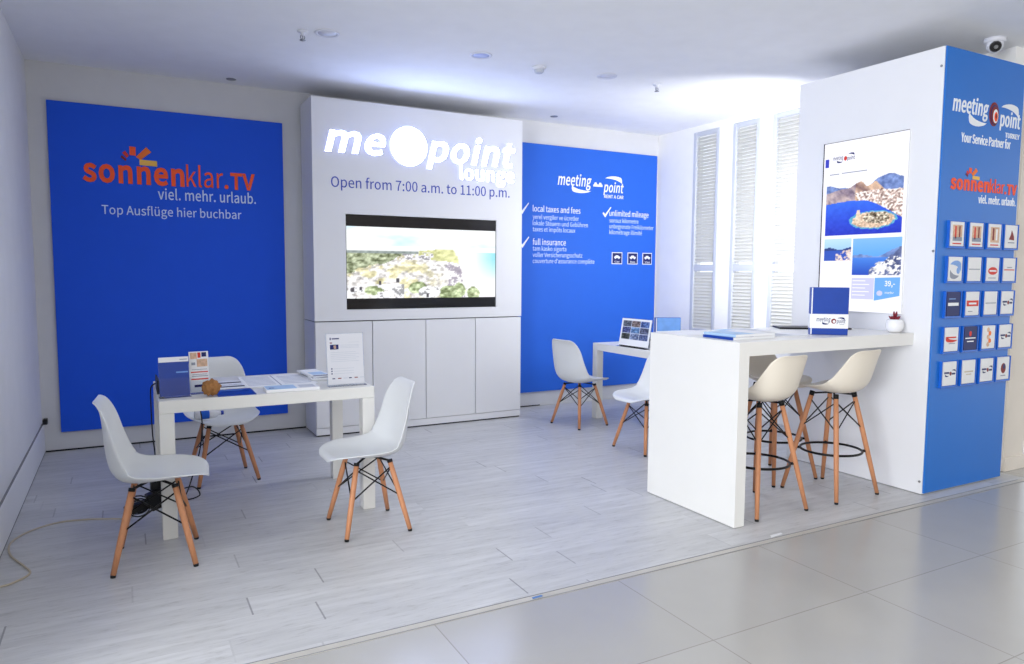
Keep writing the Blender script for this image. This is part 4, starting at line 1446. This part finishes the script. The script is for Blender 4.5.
r, up, nr = stand('acrylic stand with a landscape photo card on the right low table', (4.155, 5.33, TZL), math.radians(-87), 0.42, 0.265, 10, pocket=False, name='photo_stand')
cd = thing('photo_card', 'landscape card of holiday photos in the stand on the right low table', 'photo card', (4.155, 5.33, TZL + 0.004), math.radians(-87))
b = BM(); obox(b, Vector((0, -0.001, 0.002)) + up * 0.135, (1, 0, 0), up, nr, 0.41, 0.255, 0.002); obj('card', b, M['paper'], cd)
m4 = chain(cd)
o0 = m4 @ (Vector((0, -0.001, 0.002)) + nr * 0.0016 + X * -0.185 + up * 0.065)
picture('photo_collage', collage, o0, m4.to_3x3() @ X, m4.to_3x3() @ up, 0.37, 0.18, 64, 40, M['pic'], cd)

# ------------------------------------------------------------------ things on the bar table
flat('paper_sheet', 'large white sheet lying at the far left corner of the bar table', 'paper', (3.20, 3.53), math.radians(-4), 0.30, 0.30, 0.003, M['paper'], ZB)
for k, (c, rz, m, lab) in enumerate((((3.235, 3.135), -0.02, 'lightblue_print_sheen', 'blue-backed brochure at the bottom of the pile near the bar corner'), ((3.245, 3.14), 0.03, 'paper', 'white brochure on top of the pile near the bar corner'))):
    t = thing('brochure', lab, 'brochure', (c[0], c[1], ZB + 0.0165 * k), rz, 'two brochures piled near the bar corner')
    b = BM(); box(b, (-0.165, -0.125, 0.0005), (0.165, 0.125, 0.0155), 0.002); obj('pages', b, M['paper'], t)
    b = BM(); box(b, (-0.1665, -0.125, 0.0005), (-0.165, 0.125, 0.016)); prism(b, rect(-0.165, -0.12, 0.0, 0.12), (0, 0, 0.0155), X, (0, 1, 0), ZV, 0.0006)
    obj('spine', b, M['cover_blue'] if k == 0 else M['paper_blue'], t)
flat('magazine', 'pale blue magazine lying open on the bar behind the brochure pile', 'magazine', (3.62, 3.50), 0.1, 0.34, 0.24, 0.006, M['paper'], ZB, extra=([(rect(-0.16, -0.11, -0.01, 0.11), 0), (rect(0.03, -0.08, 0.15, 0.09), 1)], [M['paper_blue'], M['paper_grey']]))
flat('magazine', 'white magazine lying beside the blue presentation box on the bar', 'magazine', (3.62, 3.16), -0.1, 0.24, 0.20, 0.005, M['paper'], ZB, extra=([(rect(-0.1, -0.09, 0.02, 0.08), 0)], [M['paper_grey']]))
flat('menu_folder', 'thin black folder lying behind the blue presentation box', 'folder', (4.27, 3.46), math.radians(-34), 0.48, 0.20, 0.012, M['black'], ZB)

pot = thing('potted_succulent', 'small red succulent in a round white pot at the tower end', 'plant', (4.495, 2.985, ZB))
b = BM()
lathe(b, [(0.0, 0.0005), (0.032, 0.0005), (0.046, 0.012), (0.056, 0.036), (0.057, 0.055), (0.050, 0.078), (0.041, 0.088), (0.037, 0.086), (0.044, 0.072), (0.0, 0.070)], 28)
obj('pot', b, M['ceramic'], pot)
b = BM()
for k in range(13):
    a = k * 2.4
    tl = 0.9 - 0.055 * k
    L = 0.055 - 0.0022 * k
    d = Vector((math.cos(a) * math.sin(tl), math.sin(a) * math.sin(tl), math.cos(tl)))
    p0 = Vector((0, 0, 0.074))
    tube(b, [p0, p0 + d * L * 0.35, p0 + d * L * 0.7, p0 + d * L], [0.003, 0.009, 0.008, 0.001], 8)
tube(b, [(0, 0, 0.07), (0, 0, 0.125)], [0.006, 0.004], 8)
for k in range(6):
    a = k * 1.05
    tube(b, [(0, 0, 0.10), (0.008 * math.cos(a), 0.008 * math.sin(a), 0.115), (0.012 * math.cos(a), 0.012 * math.sin(a), 0.14)], [0.003, 0.006, 0.001], 8)
obj('leaves', b, M['leaf'], pot)

# ------------------------------------------------------------------ ceiling fittings
def downlight(label, x, y, m):
    t = thing('downlight', label, 'ceiling light', (x, y, ZC - 0.001), group='round ceiling downlights')
    b = BM(); lathe(b, [(0.062, -0.002), (0.064, -0.007), (0.080, -0.006), (0.083, -0.001), (0.083, 0.0)], 32); obj('rim', b, M['fixture'], t)
    b = BM(); lathe(b, [(0.0, -0.003), (0.0625, -0.003), (0.0625, -0.0005), (0.0, -0.0005)], 32); obj('lens', b, m, t)


downlight('round ceiling downlight nearest the left wall', 1.253, 4.952, M['fixture'])
downlight('bluish round ceiling downlight in front of the lit sign', 2.363, 4.885, M['lens'])
downlight('round ceiling downlight nearest the window wall', 3.497, 4.891, M['fixture'])


def sprinkler(label, x, y):
    t = thing('sprinkler', label, 'sprinkler', (x, y, ZC - 0.001), group='ceiling sprinklers')
    b = BM(); lathe(b, [(0.0, 0.0), (0.036, 0.0), (0.034, -0.008), (0.012, -0.012), (0.011, -0.03), (0.0, -0.03)], 20); obj('escutcheon', b, M['fixture'], t)
    b = BM()
    for s in (-1, 1):
        tube(b, [(0.010 * s, 0, -0.028), (0.015 * s, 0, -0.042), (0.004 * s, 0, -0.058)], 0.003, 6)
    tube(b, [(0, 0, -0.03), (0, 0, -0.056)], 0.003, 6)
    lathe(b, [(0.0, -0.058), (0.02, -0.058), (0.02, -0.061), (0.0, -0.061)], 16)
    obj('deflector', b, M['steel'], t)


sprinkler('sprinkler head beside the downlight nearest the left wall', 1.10, 4.99)
sprinkler('sprinkler head above the right blue panel', 4.007, 4.885)
t = thing('smoke_detector', 'white smoke detector between the middle and right downlights', 'smoke detector', (2.889, 4.941, ZC - 0.001))
b = BM(); lathe(b, [(0.0, 0.0), (0.055, 0.0), (0.055, -0.012), (0.046, -0.02), (0.0, -0.02)], 28); obj('base', b, M['fixture'], t)
b = BM(); lathe(b, [(0.038, -0.02), (0.036, -0.038), (0.028, -0.046), (0.0, -0.047)], 28); obj('sensor_head', b, M['shutter'], t)
for lab, x, y in (('tiny grey ceiling plate above the left blue panel', 0.842, 6.50), ('tiny grey ceiling plate above the top of the right blue panel', 3.913, 6.38)):
    b = BM(); lathe(b, [(0.0, 0.0), (0.04, 0.0), (0.036, -0.006), (0.0, -0.008)], 20)
    tag(obj('ceiling_plate', b, M['steel'], smooth=False, loc=(x, y, ZC - 0.001)), lab, 'ceiling fitting')

sc = thing('security_camera', 'white dome security camera on the ceiling above the blue tower', 'camera', (5.215, 2.85, ZC - 0.001))
b = BM(); lathe(b, [(0.0, 0.0), (0.066, 0.0), (0.066, -0.02), (0.060, -0.030), (0.0, -0.03)], 32); obj('mount', b, M['fixture'], sc)
b = BM()
bmesh.ops.create_uvsphere(b, u_segments=24, v_segments=16, radius=0.052)
b.transform(Matrix.Translation((0, 0, -0.045)))
obj('ball_housing', b, M['fixture'], sc, smooth=True)
dirv = Vector((-0.75, -0.60, -0.45)).normalized()
b = BM()
c0 = Vector((0, 0, -0.045))
tube(b, [c0 + dirv * 0.030, c0 + dirv * 0.054, c0 + dirv * 0.056], [0.038, 0.032, 0.029], 24)
l = obj('lens_face', b, M['black_gloss'], sc)
b = BM(); tube(b, [c0 + dirv * 0.056, c0 + dirv * 0.060], [0.013, 0.011], 16); obj('lens', b, M['steel'], l)

# ------------------------------------------------------------------ cables, power bits, scraps on the floor
pw = thing('power_adapter', 'black power adapter pile hanging under the left table', 'adapter', (0.09, 4.40, -0.065))
b = BM()
obox(b, (0.035, 0.03, 0.225), Vector((0.9, 0.2, 0.3)).normalized(), Vector((-0.2, 0.98, 0)).normalized(), Vector((-0.3, -0.05, 0.95)).normalized(), 0.10, 0.06, 0.10, bev=0.008)
obj('plug_block', b, M['black'], pw)
b = BM()
obox(b, (-0.03, 0.05, 0.195), Vector((0.95, 0.2, 0.18)).normalized(), Vector((-0.2, 0.97, 0)).normalized(), Vector((-0.2, 0, 0.97)).normalized(), 0.20, 0.055, 0.045, bev=0.006)
obj('socket_strip', b, M['black'], pw)
b = BM()
obox(b, (0.035, 0.06, 0.30), Vector((1, 0.1, 0)).normalized(), Vector((-0.1, 1, 0)).normalized(), ZV, 0.065, 0.05, 0.07, bev=0.006)
obj('transformer', b, M['black'], pw)
b = BM()
pts = []
for k in range(60):
    a = k * 0.42
    pts.append((-0.06 + 0.055 * math.cos(a), 0.05 + 0.02 * math.sin(a * 0.7), 0.17 + 0.045 * math.sin(a) + 0.0006 * k))
tube(b, pts, 0.004, 6)
obj('coiled_lead', b, M['cable'], pw)

b = BM()
tube(b, smooth_path([(0.145, 4.62, 0.79), (0.118, 4.62, 0.765), (0.115, 4.63, 0.68), (0.118, 4.64, 0.50), (0.125, 4.62, 0.40), (0.128, 4.47, 0.33)]), 0.004, 6)
tag(obj('black_cable', b, M['cable']), 'black cable hanging down the left edge of the left table', 'cable')
b = BM()
tube(b, smooth_path([(0.36, 4.50, 0.675), (0.375, 4.50, 0.55), (0.355, 4.50, 0.38), (0.30, 4.50, 0.20), (0.27, 4.42, 0.14), (0.34, 4.36, 0.17), (0.30, 4.34, 0.23), (0.20, 4.36, 0.20), (0.165, 4.41, 0.17)]), 0.004, 6)
tag(obj('black_cable', b, M['cable']), 'black cable hanging below the table to the adapter pile', 'cable')
b = BM()
tube(b, smooth_path([(0.02, 4.46, 0.12), (0.0, 4.50, 0.06), (-0.04, 4.64, 0.006), (-0.20, 4.72, 0.005), (-0.367, 4.747, 0.005), (-0.50, 4.66, 0.005), (-0.57, 4.50, 0.005), (-0.55, 4.30, 0.005), (-0.47, 4.10, 0.005), (-0.44, 3.99, 0.005), (-0.50, 3.90, 0.005), (-0.56, 3.86, 0.005), (-0.585, 3.7, 0.005)]), 0.0048, 8)
tag(obj('floor_cord', b, M['cord']), 'beige cord looping across the plank floor at far left', 'cord')
b = BM(); box(b, (XL + 0.016, 6.57, 0.24), (XL + 0.045, 6.62, 0.285), 0.004); box(b, (XL + 0.012, 6.585, 0.25), (XL + 0.017, 6.605, 0.275))
tag(obj('wall_socket', b, M['black']), 'small black socket on the left wall near the corner', 'socket')
b = BM(); prism(b, [(0, 0), (0.10, 0.012), (0.105, 0.028), (0.02, 0.026)], (3.08, 2.70, 0.0), (1, 0, 0), (0, 1, 0), ZV, 0.002)
tag(obj('paper_scrap', b, M['paper']), 'white paper scrap on the plank floor edge near the bar', 'scrap')
b = BM(); prism(b, [(0, 0), (0.055, 0.004), (0.053, 0.018), (0.003, 0.015)], (1.545, 2.655, 0.0032), (1, 0, 0), (0, 1, 0), ZV, 0.001)
tag(obj('tape_scrap', b, M['tape']), 'small blue tape scrap on the floor strip', 'scrap')
